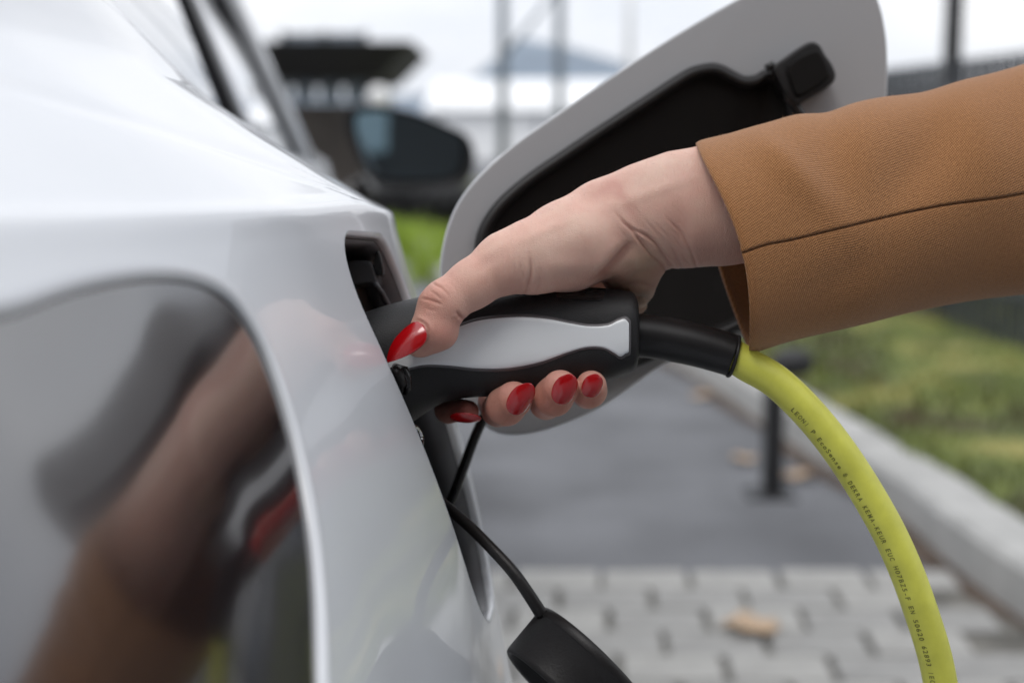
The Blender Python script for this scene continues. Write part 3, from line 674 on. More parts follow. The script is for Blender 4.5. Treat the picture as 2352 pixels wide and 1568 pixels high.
base = catmull(ln_, 5, True)
def fr_ring(poly, up): return np.array([c2w(cc(x, y, fplane(x, y) - up)) for x, y in poly])
rings = [fr_ring(base, -.0005), fr_ring(base, .004), fr_ring(inset(base, 4), .0062), fr_ring(inset(base, 11), .0078), fr_ring(inset(base, 19), .0076), fr_ring(inset(base, 25), .006), fr_ring(inset(base, 28), .0025), fr_ring(smooth_ring(inset(base, 36), 6), .0015)]
V, F = loft(rings, True, False, False); n = len(base); V = list(V); F = list(F); F.append(tuple((len(rings) - 1) * n + i for i in range(n)))
liner = mesh('flap_liner', V, F, M['blackp'], flap); liner.data.materials.append(M['liner'])
for p_ in liner.data.polygons:
    if p_.index >= 6 * n: p_.material_index = 1
lt = slab_cam([(1778, 152), (1807, 129), (1837, 108), (1864, 95), (1884, 103), (1896, 124), (1914, 150), (1921, 174), (1911, 193), (1882, 211), (1852, 229), (1832, 242), (1806, 215), (1788, 180)], 0, .016, M['blackp'], 'latch', flap, .0035, lambda x, y: fplane(x, y) - .016, 3)
slab_cam([(1812, 150), (1862, 118), (1886, 122), (1906, 165), (1898, 186), (1838, 222), (1822, 200)], 0, .004, M['liner'], 'latch_cover', lt, .0015, lambda x, y: fplane(x, y) - .0185, 3)
V, F = tube([c2w(cc(x, y, fplane(x, y) - .012)) for x, y in [(1762, 158), (1772, 150), (1784, 160), (1800, 190), (1812, 230), (1828, 246), (1848, 272), (1862, 300)]], .0022, 10); mesh('tether_loop', V, F, M['blackg'], lt)
V, F = tube([P(975, 800, .69), P(1010, 820, .705), P(1060, 800, .712), P(1120, 780, .706)], [.010, .009, .010, .012], 16, rb=[.02, .02, .02, .02]); mesh('hinge_arm', V, F, M['blackp'], flap)

# ------------------------------------------------------------------ dust caps on their straps
cap = empty('dust_cap', P(1300, 1560, .62), 'black round dust cap hanging below the charging port on its strap', 'dust cap')
g = np.array([80, -86.]) ; g /= np.linalg.norm(g); e = np.array([.70, .714])
cD = .600; s_ = cD / K
gx = np.array([g[0], -g[1], 0]); ex = np.array([e[0], -e[1], 0]); zx = np.array([0, 0, 1.])
ax = gx * .965 + zx * .26; ax /= np.linalg.norm(ax); ex3 = ex; up3 = np.cross(ax, ex3)
cc0 = cc(1322, 1560, cD); R = 168 * s_; tk = 132 * s_
prof = [(-.5, .80), (-.5, .93), (-.47, .965), (-.40, .975), (.30, .985), (.315, 1.0), (.33, 1.008), (.44, 1.008), (.48, .995), (.5, .97), (.5, .6), (.49, .0001)]
prof = [(.3, .0001), (.3, .86), (-.46, .88)] + prof[1:]
a = np.linspace(0, 2 * np.pi, 72, endpoint=False); rings = []
for h, r in prof: rings.append(np.array([c2w(cc0 + ax * h * tk + (ex3 * math.cos(t) + up3 * math.sin(t)) * R * r) for t in a]))
V, F = loft(rings); mesh('cap_shell', V, F, M['blackp'], cap)
st = catmull([(900, 1060, .66), (960, 1105, .645), (1010, 1150, .628), (1075, 1205, .615), (1135, 1265, .603), (1180, 1315, .597), (1215, 1365, .595), (1245, 1412, .596)], 6)
pth = [P(*p) for p in st]; wdt = np.interp(np.arange(len(pth)), [0, len(pth) * .5, len(pth) - 1], [.0027, .0026, .0030]); V, F = tube(pth, wdt * 1.0, 12, rb=wdt * .8); mesh('strap', V, F, M['blackp'], cap)
c2_ = empty('tether_strap', P(1030, 1160, .66), 'thin black strap running up behind the index finger to the flap', 'strap')
st = catmull([(985, 1250, .69), (1010, 1200, .68), (1036, 1150, .672), (1066, 1070, .668), (1092, 1000, .668), (1120, 940, .67), (1160, 860, .675), (1230, 760, .68)], 6); V, F = tube([P(*p) for p in st], .0024, 12, rb=.0022); mesh('strap', V, F, M['blackg'], c2_)

# ------------------------------------------------------------------ charging plug and cable
PLUG = empty('charging_plug', P(1200, 790, .602), 'black charging plug with light grey inlay and yellow cable, held in the hand', 'charging plug')
HD = .604; hs_ = HD / K
top = [(640, 790), (700, 762), (760, 742), (833, 719), (896, 699), (968, 681), (1040, 668), (1120, 664), (1200, 660), (1300, 658), (1400, 663), (1440, 668)]
bot = [(640, 1000), (700, 1010), (760, 1015), (833, 1010), (890, 998), (940, 975), (975, 950), (1018, 925), (1060, 915), (1120, 910), (1200, 905), (1300, 893), (1400, 872), (1440, 858)]
top = np.array(top, float); bot = np.array(bot, float)
rings = []
xs = np.r_[np.linspace(640, 1440, 80), [1448, 1454, 1458, 1460]]
th = np.linspace(0, 2 * np.pi, 72, endpoint=False)
def hsec(x):
    xt = min(x, 1440); t = float(interp(np.array(xt), top[:, 0], top[:, 1])); b = float(interp(np.array(xt), bot[:, 0], bot[:, 1])); sh = 0
    if x > 1440: sh = 20 * (1 - math.sqrt(max(0, 1 - ((x - 1440) / 20) ** 2)))
    return t + sh, b - sh
def hdep(x): return float(interp(np.array(min(x, 1440.)), [640, 800, 900, 1000, 1150, 1300, 1440], [.030, .029, .0265, .0225, .0205, .0205, .0215]))
def hpoint(x, t_):
    tp_, bt_ = hsec(x); n = 3.0; c, s = math.cos(t_), math.sin(t_); dp = hdep(x) - (0.0 if x < 1440 else (.0035 * (1 - math.sqrt(max(0, 1 - ((x - 1440) / 20) ** 2)))))
    cy = (tp_ + bt_) / 2; hh = (bt_ - tp_) / 2; yy = cy - hh * math.copysign(abs(s) ** (2 / n), s); zz = HD - dp * math.copysign(abs(c) ** (2 / 2.4), c)
    return cc(x, yy, HD) + np.array([0, 0, zz - HD])
for x in xs: rings.append(np.array([c2w(hpoint(x, t)) for t in th]))
V, F = loft(rings); handle = mesh('handle', V, F, M['handle'], PLUG)
def front_d(x, y):
    """camera depth of the handle's front skin at picture height y (same scale as HD)"""
    tp_, bt_ = hsec(x); cy = (tp_ + bt_) / 2; hh = (bt_ - tp_) / 2; s = min(.999, abs((y - cy) / hh)) ** 1.5; c = math.sqrt(max(0, 1 - s * s)); return HD - hdep(x) * c ** (2 / 2.4)
ino_t = catmull([(905, 824), (950, 800), (1000, 772), (1058, 747), (1108, 731), (1189, 724), (1256, 730), (1301, 740), (1346, 748), (1387, 746), (1409, 735), (1424, 730), (1435, 736)], 6)
ino_b = catmull([(905, 850), (932, 850), (955, 843), (985, 838), (1036, 841), (1099, 849), (1166, 849), (1234, 836), (1301, 811), (1342, 799), (1378, 800), (1403, 813), (1416, 822), (1427, 815)], 6)
xs = np.linspace(880, 1436, 120); xs = np.r_[xs[:-3], np.linspace(1424, 1436, 9)]; tcv = np.interp(xs, ino_t[:, 0], ino_t[:, 1]); bcv = np.interp(xs, ino_b[:, 0], ino_b[:, 1])
tcv[xs < 905] = 826; bcv[xs < 905] = 850
# closed outline and skins
def inlay_mesh(ins, lift, name, m):
    rings = []; 
    for k, x in enumerate(xs):
        t, b = tcv[k] + ins, bcv[k] - ins
        uu = min(1., max(0., (x - 1424) / 12.)); rr_ = 9 * (1 - math.sqrt(max(0, 1 - uu * uu))); t += rr_; b -= rr_
        x_ = x - ins * min(1, max(0, (x - 1410) / 20))
        row = []
        for q in np.linspace(0, 1, 15):
            edge = min(q, 1 - q) * (b - t); y = t + (b - t) * q; bv = -.0009 * max(0, 1 - edge / 4) ** 2 - .0012 * (k in (0, len(xs) - 1))
            row.append(c2w(cc(x_, y, HD) + np.array([0, 0, front_d(x_, y) - HD - lift - bv])))
        rings.append(row)
    V, F = loft(rings, closed=False); o = mesh(name, V, F, m, PLUG); solid(o, .002, -1 if name == 'inlay' else -1); return o
inlay_mesh(-4.5, .0006, 'inlay_rim', mat('inlay_rim_grey', (.10, .095, .10), .35))
inlay_mesh(0, .0009, 'inlay', M['inlay'])
# recessed push button frame on top, near the wrist
def on_front(pts, lift, name, m, parent=PLUG, bw=.0004, th=.001):
    o2 = catmull(pts, 4, True); V = [c2w(cc(x, y, HD) + np.array([0, 0, front_d(x, y) - HD - lift])) for x, y in o2]; n = len(V); V += [c2w(cc(x, y, HD) + np.array([0, 0, front_d(x, y) - HD - lift + th])) for x, y in o2]
    F = [tuple(range(n)), tuple(range(2 * n - 1, n - 1, -1))] + [(i, i + n, (i + 1) % n + n, (i + 1) % n) for i in range(n)]; o = mesh(name, V, F, m, parent, smooth=False); bev(o, bw, 2, 40); return o
on_front([(1276, 668), (1330, 668), (1380, 670), (1384, 678), (1380, 688), (1372, 692), (1330, 691), (1282, 687), (1276, 680)], .0006, 'button', M['blackg'])
# clip by the tip of the thumb
V, F = tube([P(908, 842, .578), P(912, 848, .574), P(930, 852, .573), P(936, 866, .5735), P(936, 890, .575), P(930, 902, .577)], [.0016, .0022, .0021, .0018, .0017, .0012], 12); mesh('clip', V, F, M['blackg'], PLUG)
V, F = tube([P(897, 868, .577), P(905, 856, .573), P(916, 858, .572), P(922, 878, .573), P(920, 900, .576)], [.0012, .0026, .0028, .0024, .0012], 12); mesh('clip', V, F, M['blackp'], PLUG)
# boot
bp_ = catmull([(1440, 768, HD), (1470, 770, HD), (1520, 776, HD), (1590, 790, HD - .001), (1650, 806, HD - .002), (1686, 818, HD - .003)], 8); pth = np.array([P(*p) for p in bp_])
rad = np.interp(np.arange(len(pth)), [0, 8, 20, 34, 40], np.array([50, 50, 50, 49, 48.]) * hs_)
V, F = tube(pth, rad, 40); bo = mesh('boot', V, F, M['boot'], PLUG)
V, F = tube([P(1681, 817, HD - .003), P(1683, 817.5, HD - .003), P(1686, 818.5, HD - .003), P(1688, 819, HD - .003)], np.array([48, 50.5, 50.5, 48.5]) * hs_, 40); mesh('boot_rim', V, F, M['boot'], bo)
# cable
cb = catmull([(1640, 803, HD), (1686, 819, HD - .003), (1720, 839, HD - .004), (1780, 874, HD - .006), (1845, 934, HD - .008), (1912, 1013, HD - .009), (1973, 1102, HD - .009), (2034, 1207, HD - .009), (2080, 1306, HD - .008), (2117, 1408, HD - .006), (2145, 1498, HD - .003), (2162, 1580, HD), (2180, 1700, HD + .005), (2185, 1900, HD + .02), (2160, 2300, HD + .06), (2080, 2900, HD + .15)], 16)
cpath = np.array([P(*p) for p in cb]); rp_ = 38.5
CR = np.full(len(cpath), rp_ * hs_)
CT_, CU, CW = frames(cpath); V, F = tube(cpath, CR, 48); cable = mesh('cable', V, F, M['cable'], PLUG)
sg = np.r_[0, np.cumsum(np.linalg.norm(np.diff(cpath, axis=0), axis=1))]
def text_on_cable(txt, s0, s1, h, frac):
    """wrap lettering round the cable: start/end arc length, letter height, height of the baseline below the axis as a fraction of the radius"""
    fnt_pitch = (s1 - s0) / len(txt); Vv, Ff = [], []
    cv = {}
    fwd = np.array([0, CT, -ST])
    for i, ch in enumerate(txt):
        if ch == ' ': continue
        if ch not in cv:
            cu = bpy.data.curves.new('glyph', 'FONT'); cu.body = ch; cu.size = 1; cu.resolution_u = 3; cu.offset = .012; ob = bpy.data.objects.new('glyph', cu); COL.objects.link(ob)
            dg = bpy.context.evaluated_depsgraph_get(); me = bpy.data.meshes.new_from_object(ob.evaluated_get(dg)); bm = bmesh.new(); bm.from_mesh(me)
            bmesh.ops.triangulate(bm, faces=bm.faces[:]); bmesh.ops.subdivide_edges(bm, edges=[e_ for e_ in bm.edges if e_.calc_length() > .12], cuts=3, use_grid_fill=True); bmesh.ops.triangulate(bm, faces=bm.faces[:]); co = np.array([v.co[:2] for v in bm.verts]); fs = [[v.index for v in f.verts] for f in bm.faces]; bm.free()
            bpy.data.objects.remove(ob); bpy.data.curves.remove(cu); bpy.data.meshes.remove(me)
            if len(co): co[:, 0] -= (co[:, 0].min() + co[:, 0].max()) / 2
            cv[ch] = (co, fs)
        co, fs = cv[ch]
        if not len(co): continue
        wch = co[:, 0].max() - co[:, 0].min(); sx = fnt_pitch * .70 / max(wch, .45) if wch > .2 else fnt_pitch * .9; b = len(Vv)
        for x, y in co:
            s = s0 + (i + .5) * fnt_pitch + x * sx; q = np.interp(s, sg, np.arange(len(sg))); k = int(min(q, len(sg) - 2)); t = q - k
            c = cpath[k] * (1 - t) + cpath[k + 1] * t; tg = CT_[k] * (1 - t) + CT_[k + 1] * t; tg /= np.linalg.norm(tg)
            side = np.cross(tg, fwd); side /= np.linalg.norm(side)                      # across the cable in the picture
            if side[0] < 0: side = -side
            frn = -np.cross(side, tg); frn = frn if np.dot(frn, fwd) < 0 else -frn
            rad_ = rp_ * hs_ ; a = math.asin(-frac) + (y * h) / rad_                       # height runs round the cable
            Vv.append(c + (side * math.sin(a) + frn * math.cos(a)) * (rad_ + .00012))
        Ff += [tuple(b + j for j in f) for f in fs]
    return mesh('lettering', Vv, Ff, M['ink'], cable, smooth=False)
def s_at(px, py): p = P(px, py, HD - .008); return sg[np.argmin(np.linalg.norm(cpath - p, axis=1))]
text_on_cable('LEONI P EcoSense \u00ae DEKRA KEMA-KEUR EUC H07BZ5-F EN 50620 62893 IEC', s_at(1832, 918), s_at(2150, 1575), .0030, .74)

# ------------------------------------------------------------------ the hand
PERSON = empty('person', P(2600, 500, .62), 'hand with pointed red nails and tan jacket sleeve gripping the charging plug', 'person')
mm = .58 / K                                            # metres per picture unit at the hand
VOX = .00055
lo = cc(880, 1010, .54); hi = cc(1790, 300, .70); lo = np.array([cc(900, 900, .60)[0] - .006, cc(1000, 1012, .60)[1], .545]); hi = np.array([cc(1800, 500, .62)[0], cc(1000, 300, .60)[1], .69])
nx, ny, nz_ = [int(math.ceil((hi[i] - lo[i]) / VOX)) for i in range(3)]
X = (lo[0] + VOX * np.arange(nx)).astype(np.float32); Y = (lo[1] + VOX * np.arange(ny)).astype(np.float32); Z = (lo[2] + VOX * np.arange(nz_)).astype(np.float32)
def fld(): return np.full((nx, ny, nz_), .05, np.float32)
def smin(a, b, k):
    if k <= 0: return np.minimum(a, b)
    h = np.maximum(k - np.abs(a - b), 0) / k; return np.minimum(a, b) - h * h * k * .25
def cone(F_, A, B, k, kz=1.0, margin=.012):
    """add a round cone from A to B: (px,py,d,r px); kz stretches depth; blended with radius k px"""
    a = cc(*A[:3]); b = cc(*B[:3]); ra, rb = A[3] * mm, B[3] * mm; k = k * mm; m = max(ra, rb) * max(1, kz) + margin + k
    l_, h_ = np.minimum(a, b) - m, np.maximum(a, b) + m; i0 = [max(0, int((l_[i] - lo[i]) / VOX)) for i in range(3)]; i1 = [min(n, int((h_[i] - lo[i]) / VOX) + 1) for i, n in enumerate((nx, ny, nz_))]
    if any(i1[i] <= i0[i] for i in range(3)): return
    xx = X[i0[0]:i1[0], None, None]; yy = Y[None, i0[1]:i1[1], None]; zz = Z[None, None, i0[2]:i1[2]]
    e = b - a; e2 = e.copy(); e2[2] /= kz; q = max(e2 @ e2, 1e-12)
    dx, dy, dz = xx - a[0], yy - a[1], (zz - a[2]) / kz
    t = np.clip((dx * e2[0] + dy * e2[1] + dz * e2[2]) / q, 0, 1); d = np.sqrt((dx - t * e2[0]) ** 2 + (dy - t * e2[1]) ** 2 + (dz - t * e2[2]) ** 2) - (ra + (rb - ra) * t)
    s = (slice(i0[0], i1[0]), slice(i0[1], i1[1]), slice(i0[2], i1[2])); F_[s] = smin(F_[s], d.astype(np.float32), k)
H = fld()
# forearm and wrist
cone(H, (1900, 450, .612, 150), (1650, 470, .606, 143), 10, .86)
cone(H, (1650, 470, .606, 143), (1560, 482, .604, 134), 20, .84)
cone(H, (1560, 482, .604, 134), (1480, 498, .603, 118), 30, .84)
# thumb side of the hand
cone(H, (1480, 484, .600, 104), (1395, 510, .596, 96), 40, .95)
cone(H, (1395, 512, .596, 96), (1300, 562, .591, 97), 40, .95)
cone(H, (1300, 566, .590, 97), (1212, 592, .584, 78), 40, 1)
cone(H, (1212, 590, .582, 78), (1160, 604, .579, 66), 30)
cone(H, (1160, 604, .579, 66), (1085, 652, .575, 54), 25)
cone(H, (1085, 652, .575, 54), (1028, 690, .572, 51), 20)
cone(H, (1022, 697, .572, 53), (1012, 706, .572, 52), 14)
cone(H, (1012, 708, .572, 51), (994, 757, .5715, 50), 12)
cone(H, (994, 757, .5715, 50), (962, 786, .5720, 34), 14)
cone(H, (1010, 760, .574, 42), (975, 786, .575, 30), 14)
# thenar swell facing the camera, web towards the index finger
cone(H, (1330, 560, .583, 80), (1250, 590, .580, 66), 45)
cone(H, (1400, 560, .598, 70), (1300, 600, .600, 70), 40)
# heel of the palm over the end of the handle
cone(H, (1440, 545, .606, 82), (1440, 600, .612, 76), 40)
cone(H, (1440, 600, .612, 74), (1456, 655, .618, 54), 28)
cone(H, (1450, 665, .620, 46), (1466, 700, .624, 22), 16)
cone(H, (1490, 600, .606, 40), (1472, 640, .610, 40), 22)
# back of the hand, behind the handle
cone(H, (1480, 520, .625, 90), (1300, 600, .645, 70), 40)
cone(H, (1440, 560, .635, 80), (1390, 680, .652, 60), 40)
cone(H, (1300, 600, .645, 66), (1170, 660, .652, 50), 30)
fingers = [
 [(1165, 665, .652, 48), (1085, 790, .664, 42), (1022, 905, .640, 34), (1030, 940, .622, 32), (1075, 944, .602, 26)],
 [(1235, 670, .655, 50), (1160, 830, .672, 44), (1135, 925, .652, 40), (1144, 942, .612, 38), (1162, 932, .592, 45), (1180, 918, .586, 43)],
 [(1310, 680, .655, 50), (1275, 820, .672, 44), (1256, 905, .650, 40), (1254, 925, .607, 38), (1272, 910, .590, 45), (1287, 892, .584, 43)],
 [(1385, 680, .652, 48), (1360, 800, .664, 38), (1350, 880, .645, 35), (1350, 904, .610, 34), (1355, 897, .592, 38), (1358, 886, .587, 36)]]
for fg in fingers:
    Ff_ = fld()
    for a_, b_ in zip(fg[:-1], fg[1:]): cone(Ff_, a_, b_, 12)
    # small blend near the knuckle, crisp contact elsewhere
    H = smin(H, Ff_, 5 * mm)
# keep the flesh out of the handle: dent by the handle itself is hidden by it

def surface_nets(F_):
    ins = F_ < 0
    c = np.zeros((nx - 1, ny - 1, nz_ - 1), np.uint8)
    for i in (0, 1):
        for j in (0, 1):
            for k in (0, 1): c += ins[i:nx - 1 + i, j:ny - 1 + j, k:nz_ - 1 + k]
    act = (c > 0) & (c < 8); ids = -np.ones(act.shape, np.int32); cells = np.argwhere(act); ids[act] = np.arange(len(cells))
    acc = np.zeros((len(cells), 3)); cntv = np.zeros(len(cells)); ci, cj, ck = cells.T
    for ax in range(3):
        o1, o2 = [q for q in range(3) if q != ax]
        for a in (0, 1):
            for b in (0, 1):
                off = np.zeros(3, int); off[o1] = a; off[o2] = b; p0_ = cells + off; p1_ = p0_.copy(); p1_[:, ax] += 1
                f0 = F_[p0_[:, 0], p0_[:, 1], p0_[:, 2]]; f1 = F_[p1_[:, 0], p1_[:, 1], p1_[:, 2]]; m = (f0 < 0) != (f1 < 0); t = np.where(m, f0 / (f0 - f1 + 1e-20), 0)
                q = p0_.astype(float); q[:, ax] += t; acc[m] += q[m]; cntv[m] += 1
    Vv = acc / cntv[:, None] * VOX + lo; Fs = []
    for ax in range(3):
        o1, o2 = (ax + 1) % 3, (ax + 2) % 3
        sl0 = [slice(1, -1)] * 3; sl0[ax] = slice(0, -1); sl1 = list(sl0); sl1[ax] = slice(1, None)
        a_ = ins[tuple(sl0)]; b_ = ins[tuple(sl1)]; df = a_ != b_; e = np.argwhere(df); fl_ = a_[df]
        off = np.ones(3, int); off[ax] = 0; e = e + off
        def cid(d1, d2):
            q = e.copy(); q[:, o1] += d1; q[:, o2] += d2; return ids[q[:, 0], q[:, 1], q[:, 2]]
        q = np.stack([cid(-1, -1), cid(0, -1), cid(0, 0), cid(-1, 0)], 1); q[~fl_] = q[~fl_][:, ::-1]; Fs.append(q)
    Fs = np.concatenate(Fs); return Vv, Fs[(Fs >= 0).all(1)]
Vh, Fh = surface_nets(H); del H, Ff_
def lap(V_, F_, it, lam=.5):
    n = len(V_); e = np.concatenate([F_[:, [0, 1]], F_[:, [1, 2]], F_[:, [2, 3]], F_[:, [3, 0]]])
    for k in range(it):
        s = np.stack([np.bincount(e[:, 0], V_[e[:, 1], c], n) + np.bincount(e[:, 1], V_[e[:, 0], c], n) for c in range(3)], 1); cn = np.bincount(e[:, 0], minlength=n) + np.bincount(e[:, 1], minlength=n)
        V_ = V_ + (s / np.maximum(cn, 1)[:, None] - V_) * (lam if k % 2 == 0 else -lam * .96)
    return V_
def vnorm(V_, F_):
    fn = np.cross(V_[F_[:, 2]] - V_[F_[:, 0]], V_[F_[:, 3]] - V_[F_[:, 1]]); n = np.zeros_like(V_)
    for c in range(3):
        n[:, c] = sum(np.bincount(F_[:, k], fn[:, c], len(V_)) for k in range(4))
    return n / (np.linalg.norm(n, axis=1)[:, None] + 1e-12)
Vh = lap(Vh, Fh, 10)
Nh = vnorm(Vh, Fh)
ppx = Vh[:, 0] / Vh[:, 2] * K + 1176; ppy = -Vh[:, 1] / Vh[:, 2] * K + 784
frontw = np.clip(-Nh[:, 2] * 2.0 + .35, 0, 1) * (Vh[:, 2] < .625)
def dist_poly(poly, depth_lim=None):
    poly = catmull(poly, 5); dm = np.full(len(Vh), 1e9); tpar = np.zeros(len(Vh)); m = len(poly) - 1
    for i in range(m):
        a, b = poly[i], poly[i + 1]; e = b - a; t = np.clip(((ppx - a[0]) * e[0] + (ppy - a[1]) * e[1]) / (e @ e + 1e-9), 0, 1); d = np.hypot(ppx - a[0] - t * e[0], ppy - a[1] - t * e[1])
        u = d < dm; dm[u] = d[u]; tpar[u] = (i + t[u]) / m
    return dm, tpar
disp = np.zeros(len(Vh))
def crease(poly, amp, wd, taper=1, ridge=.25, both_=False):
    amp = amp * .66
    d, t = dist_poly(poly); tp_ = np.minimum(1, 4 * np.minimum(t + (0 if taper > 1 else 0), 1 - t)) if taper else 1
    if taper == 2: tp_ = np.minimum(1, 3 * t)
    disp[:] += frontw * tp_ * (-amp * np.exp(-(d / wd) ** 2) + ridge * amp * np.exp(-((d - wd * 2.2) / (wd * 1.4)) ** 2)) * mm
crease([(1405, 480), (1419, 495), (1433, 511), (1452, 530), (1469, 552), (1491, 580), (1513, 600), (1534, 626)], 5.5, 4.0, 2)
crease([(1440, 512), (1452, 525), (1483, 541), (1505, 558), (1524, 585), (1548, 622)], 5, 3.6, 2)
crease([(1520, 488), (1546, 514), (1565, 536), (1582, 566), (1593, 591), (1602, 622)], 3.6, 3.0, 2)
crease([(1535, 560), (1552, 585), (1566, 620)], 3, 3, 2)
crease([(1478, 500), (1500, 522), (1530, 560)], 1.6, 3)
crease([(1448, 552), (1440, 570), (1425, 588), (1403, 613), (1380, 636), (1350, 650)], 11, 11, 1, .45)
crease([(1512, 560), (1480, 590), (1440, 600)], -4, 14, 1, 0)
crease([(1440, 640), (1470, 622), (1500, 628)], 4, 7)
crease([(1425, 655), (1460, 648), (1505, 660)], 4, 6)
crease([(1450, 690), (1470, 682), (1500, 690)], 3, 5)
crease([(1214, 575), (1219, 600), (1220, 625), (1214, 650), (1205, 676)], 4.5, 4, 2)
crease([(1196, 600), (1200, 625), (1207, 650)], 2.0, 3.5)
crease([(1235, 610), (1240, 640), (1232, 668)], 2.2, 4, 2)
for k in range(7):
    x0 = 1150 + k * 13; crease([(x0, 575 + k * 2), (x0 + 6, 605), (x0 + 4, 640)], .9, 2.2)
crease([(992, 648), (1000, 654), (1014, 661), (1028, 675), (1033, 688)], 4.5, 3.0)
crease([(966, 686), (986, 689), (1002, 694), (1016, 700)], 4.5, 2.8)
crease([(985, 668), (998, 674), (1008, 682), (1014, 690)], 3.2, 2.4)
crease([(975, 706), (990, 712), (1004, 712)], 2.2, 3)
crease([(1018, 655), (1030, 664), (1038, 680)], 2, 2.2)
crease([(1034, 650), (1046, 662), (1050, 676)], 1.2, 2)
crease([(968, 700), (985, 678), (1005, 672), (1020, 690)], -3.5, 12, 1, 0)     # knuckle swell
crease([(1046, 714), (1056, 724), (1066, 733)], 7, 4, 2)
crease([(1040, 738), (1052, 728), (1062, 728)], 2.5, 3)
crease([(952, 735), (966, 738), (978, 746), (984, 758), (984, 768)], 3.2, 3.2, 1, .8)    # cuticle fold
crease([(1040, 938), (1032, 955), (1040, 968)], 2.5, 4)
for k in range(26):
    x0 = random.uniform(1400, 1590); y0 = random.uniform(470, 600) ; l = random.uniform(20, 45)
    if y0 < 350 + (1590 - x0) * .2: continue
    crease([(x0, y0), (x0 + l * .5, y0 + l * .55), (x0 + l * .85, y0 + l * 1.1)], random.uniform(.6, 1.4), 2.0)
for k in range(30):
    x0 = random.uniform(1090, 1400); y0 = random.uniform(520, 650); l = random.uniform(12, 30)
    crease([(x0, y0), (x0 + l * .2, y0 + l * .6), (x0 + l * .1, y0 + l)], random.uniform(.3, .8), 2.0)
# shallow hollows and tendons
def bump2(x, y, rx, ry, a, rot=0):
    dx, dy = ppx - x, ppy - y; c, s = math.cos(rot), math.sin(rot); u = dx * c + dy * s; v = -dx * s + dy * c; disp[:] += frontw * a * mm * np.exp(-(u / rx) ** 2 - (v / ry) ** 2)
bump2(1395, 430, 60, 22, -5, -.4); bump2(1330, 540, 60, 40, 5, -.5); bump2(1440, 470, 16, 60, -4, -.6); bump2(1500, 440, 90, 14, 3, -.35); bump2(1560, 520, 30, 60, -3)
bump2(1470, 610, 26, 20, 7); bump2(1438, 630, 24, 16, 5); bump2(1120, 600, 50, 14, -2, -.5); bump2(1250, 530, 70, 12, 3, -.4); bump2(1300, 610, 40, 20, 4)
Vh = Vh + Nh * disp[:, None]
# tint: pink knuckles, pink fingertips darkened for shade, paler thumb mound, yellowish heel
basec = np.array([.76, .475, .38]); col = np.tile(basec, (len(Vh), 1))
def tint(x, y, r, c, amt, ry=None, rot=0):
    dx, dy = ppx - x, ppy - y; cs, sn = math.cos(rot), math.sin(rot); u = dx * cs + dy * sn; v = -dx * sn + dy * cs; w_ = (amt * np.exp(-(u / r) ** 2 - (v / (ry or r)) ** 2))[:, None]; col[:] = col * (1 - w_) + np.array(c) * w_
pink = (.56, .24, .185); tint(1010, 775, 60, (.58, .27, .21), .75); tint(1025, 700, 75, pink, .35); tint(985, 692, 28, (.55, .22, .16), .55); tint(1130, 650, 70, (.60, .30, .23), .45, 40)
tint(1060, 945, 60, (.50, .15, .12), .95); tint(1180, 935, 75, (.50, .18, .125), .9); tint(1285, 915, 65, (.50, .18, .125), .9); tint(1358, 903, 55, (.52, .20, .14), .9)
for x, y in [(1165, 885), (1280, 860), (1360, 860)]: tint(x, y, 32, (.66, .33, .28), .5)
tint(1440, 640, 55, (.62, .33, .21), .6, 30); tint(1475, 605, 40, (.66, .46, .30), .6); tint(1475, 690, 30, (.56, .36, .20), .6); tint(1270, 560, 110, (.66, .48, .39), .6, 40, -.5); tint(1500, 400, 160, (.64, .46, .37), .6, 50, -.3); tint(1340, 640, 60, (.56, .32, .25), .4, 25)
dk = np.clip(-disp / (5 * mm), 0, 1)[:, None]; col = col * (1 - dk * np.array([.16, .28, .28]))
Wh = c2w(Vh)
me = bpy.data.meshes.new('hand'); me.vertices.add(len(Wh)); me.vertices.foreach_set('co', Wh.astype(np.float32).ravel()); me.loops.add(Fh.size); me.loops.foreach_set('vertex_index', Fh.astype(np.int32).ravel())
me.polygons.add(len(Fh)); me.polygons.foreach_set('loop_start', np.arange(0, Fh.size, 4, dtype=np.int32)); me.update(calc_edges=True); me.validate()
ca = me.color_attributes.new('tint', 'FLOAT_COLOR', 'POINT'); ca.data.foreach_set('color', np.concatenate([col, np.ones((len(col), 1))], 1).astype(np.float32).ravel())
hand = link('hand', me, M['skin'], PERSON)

# nails
def nail(base, tip, nvec, wd, shape, name='fingernail', arch=.5, lift=0.0, bow=.0012, sweep=0):
    """base, tip: camera-space points; nvec: outward normal; wd: half width (m)"""
    base, tip, nvec = map(lambda q: np.asarray(q, float), (base, tip, nvec)); ax_ = tip - base; ln = np.linalg.norm(ax_); ax_ /= ln; nvec = nvec - ax_ * (nvec @ ax_); nvec /= np.linalg.norm(nvec); sd_ = np.cross(ax_, nvec)
    rows = []; na, nb = 40, 21
    for i in range(na):
        a = i / (na - 1); wq = shape(a) * wd; row = []
        for j in range(nb):
            b = -1 + 2 * j / (nb - 1); th_ = b * wq / wd * arch * 1.5
            x = math.sin(th_) / (math.sin(arch * 1.5)) * wd; z = (math.cos(th_) - 1) * wd / arch * .62
            row.append(c2w(base + ax_ * ln * a + sd_ * (x + sweep * (a * (1 - a)) * ln) + nvec * (z + lift + bow * 4 * a * (1 - a))))
        rows.append(row)
    V, F = loft(rows, closed=False); o = mesh(name, V, F, M['nail'], PERSON); solid(o, .0007, -1); return o
almond = lambda a: max(.02, (1 - (1 - min(a / .30, 1)) ** 2.2) ** .5 * (1 - max(0, (a - .30) / .70) ** 1.75))
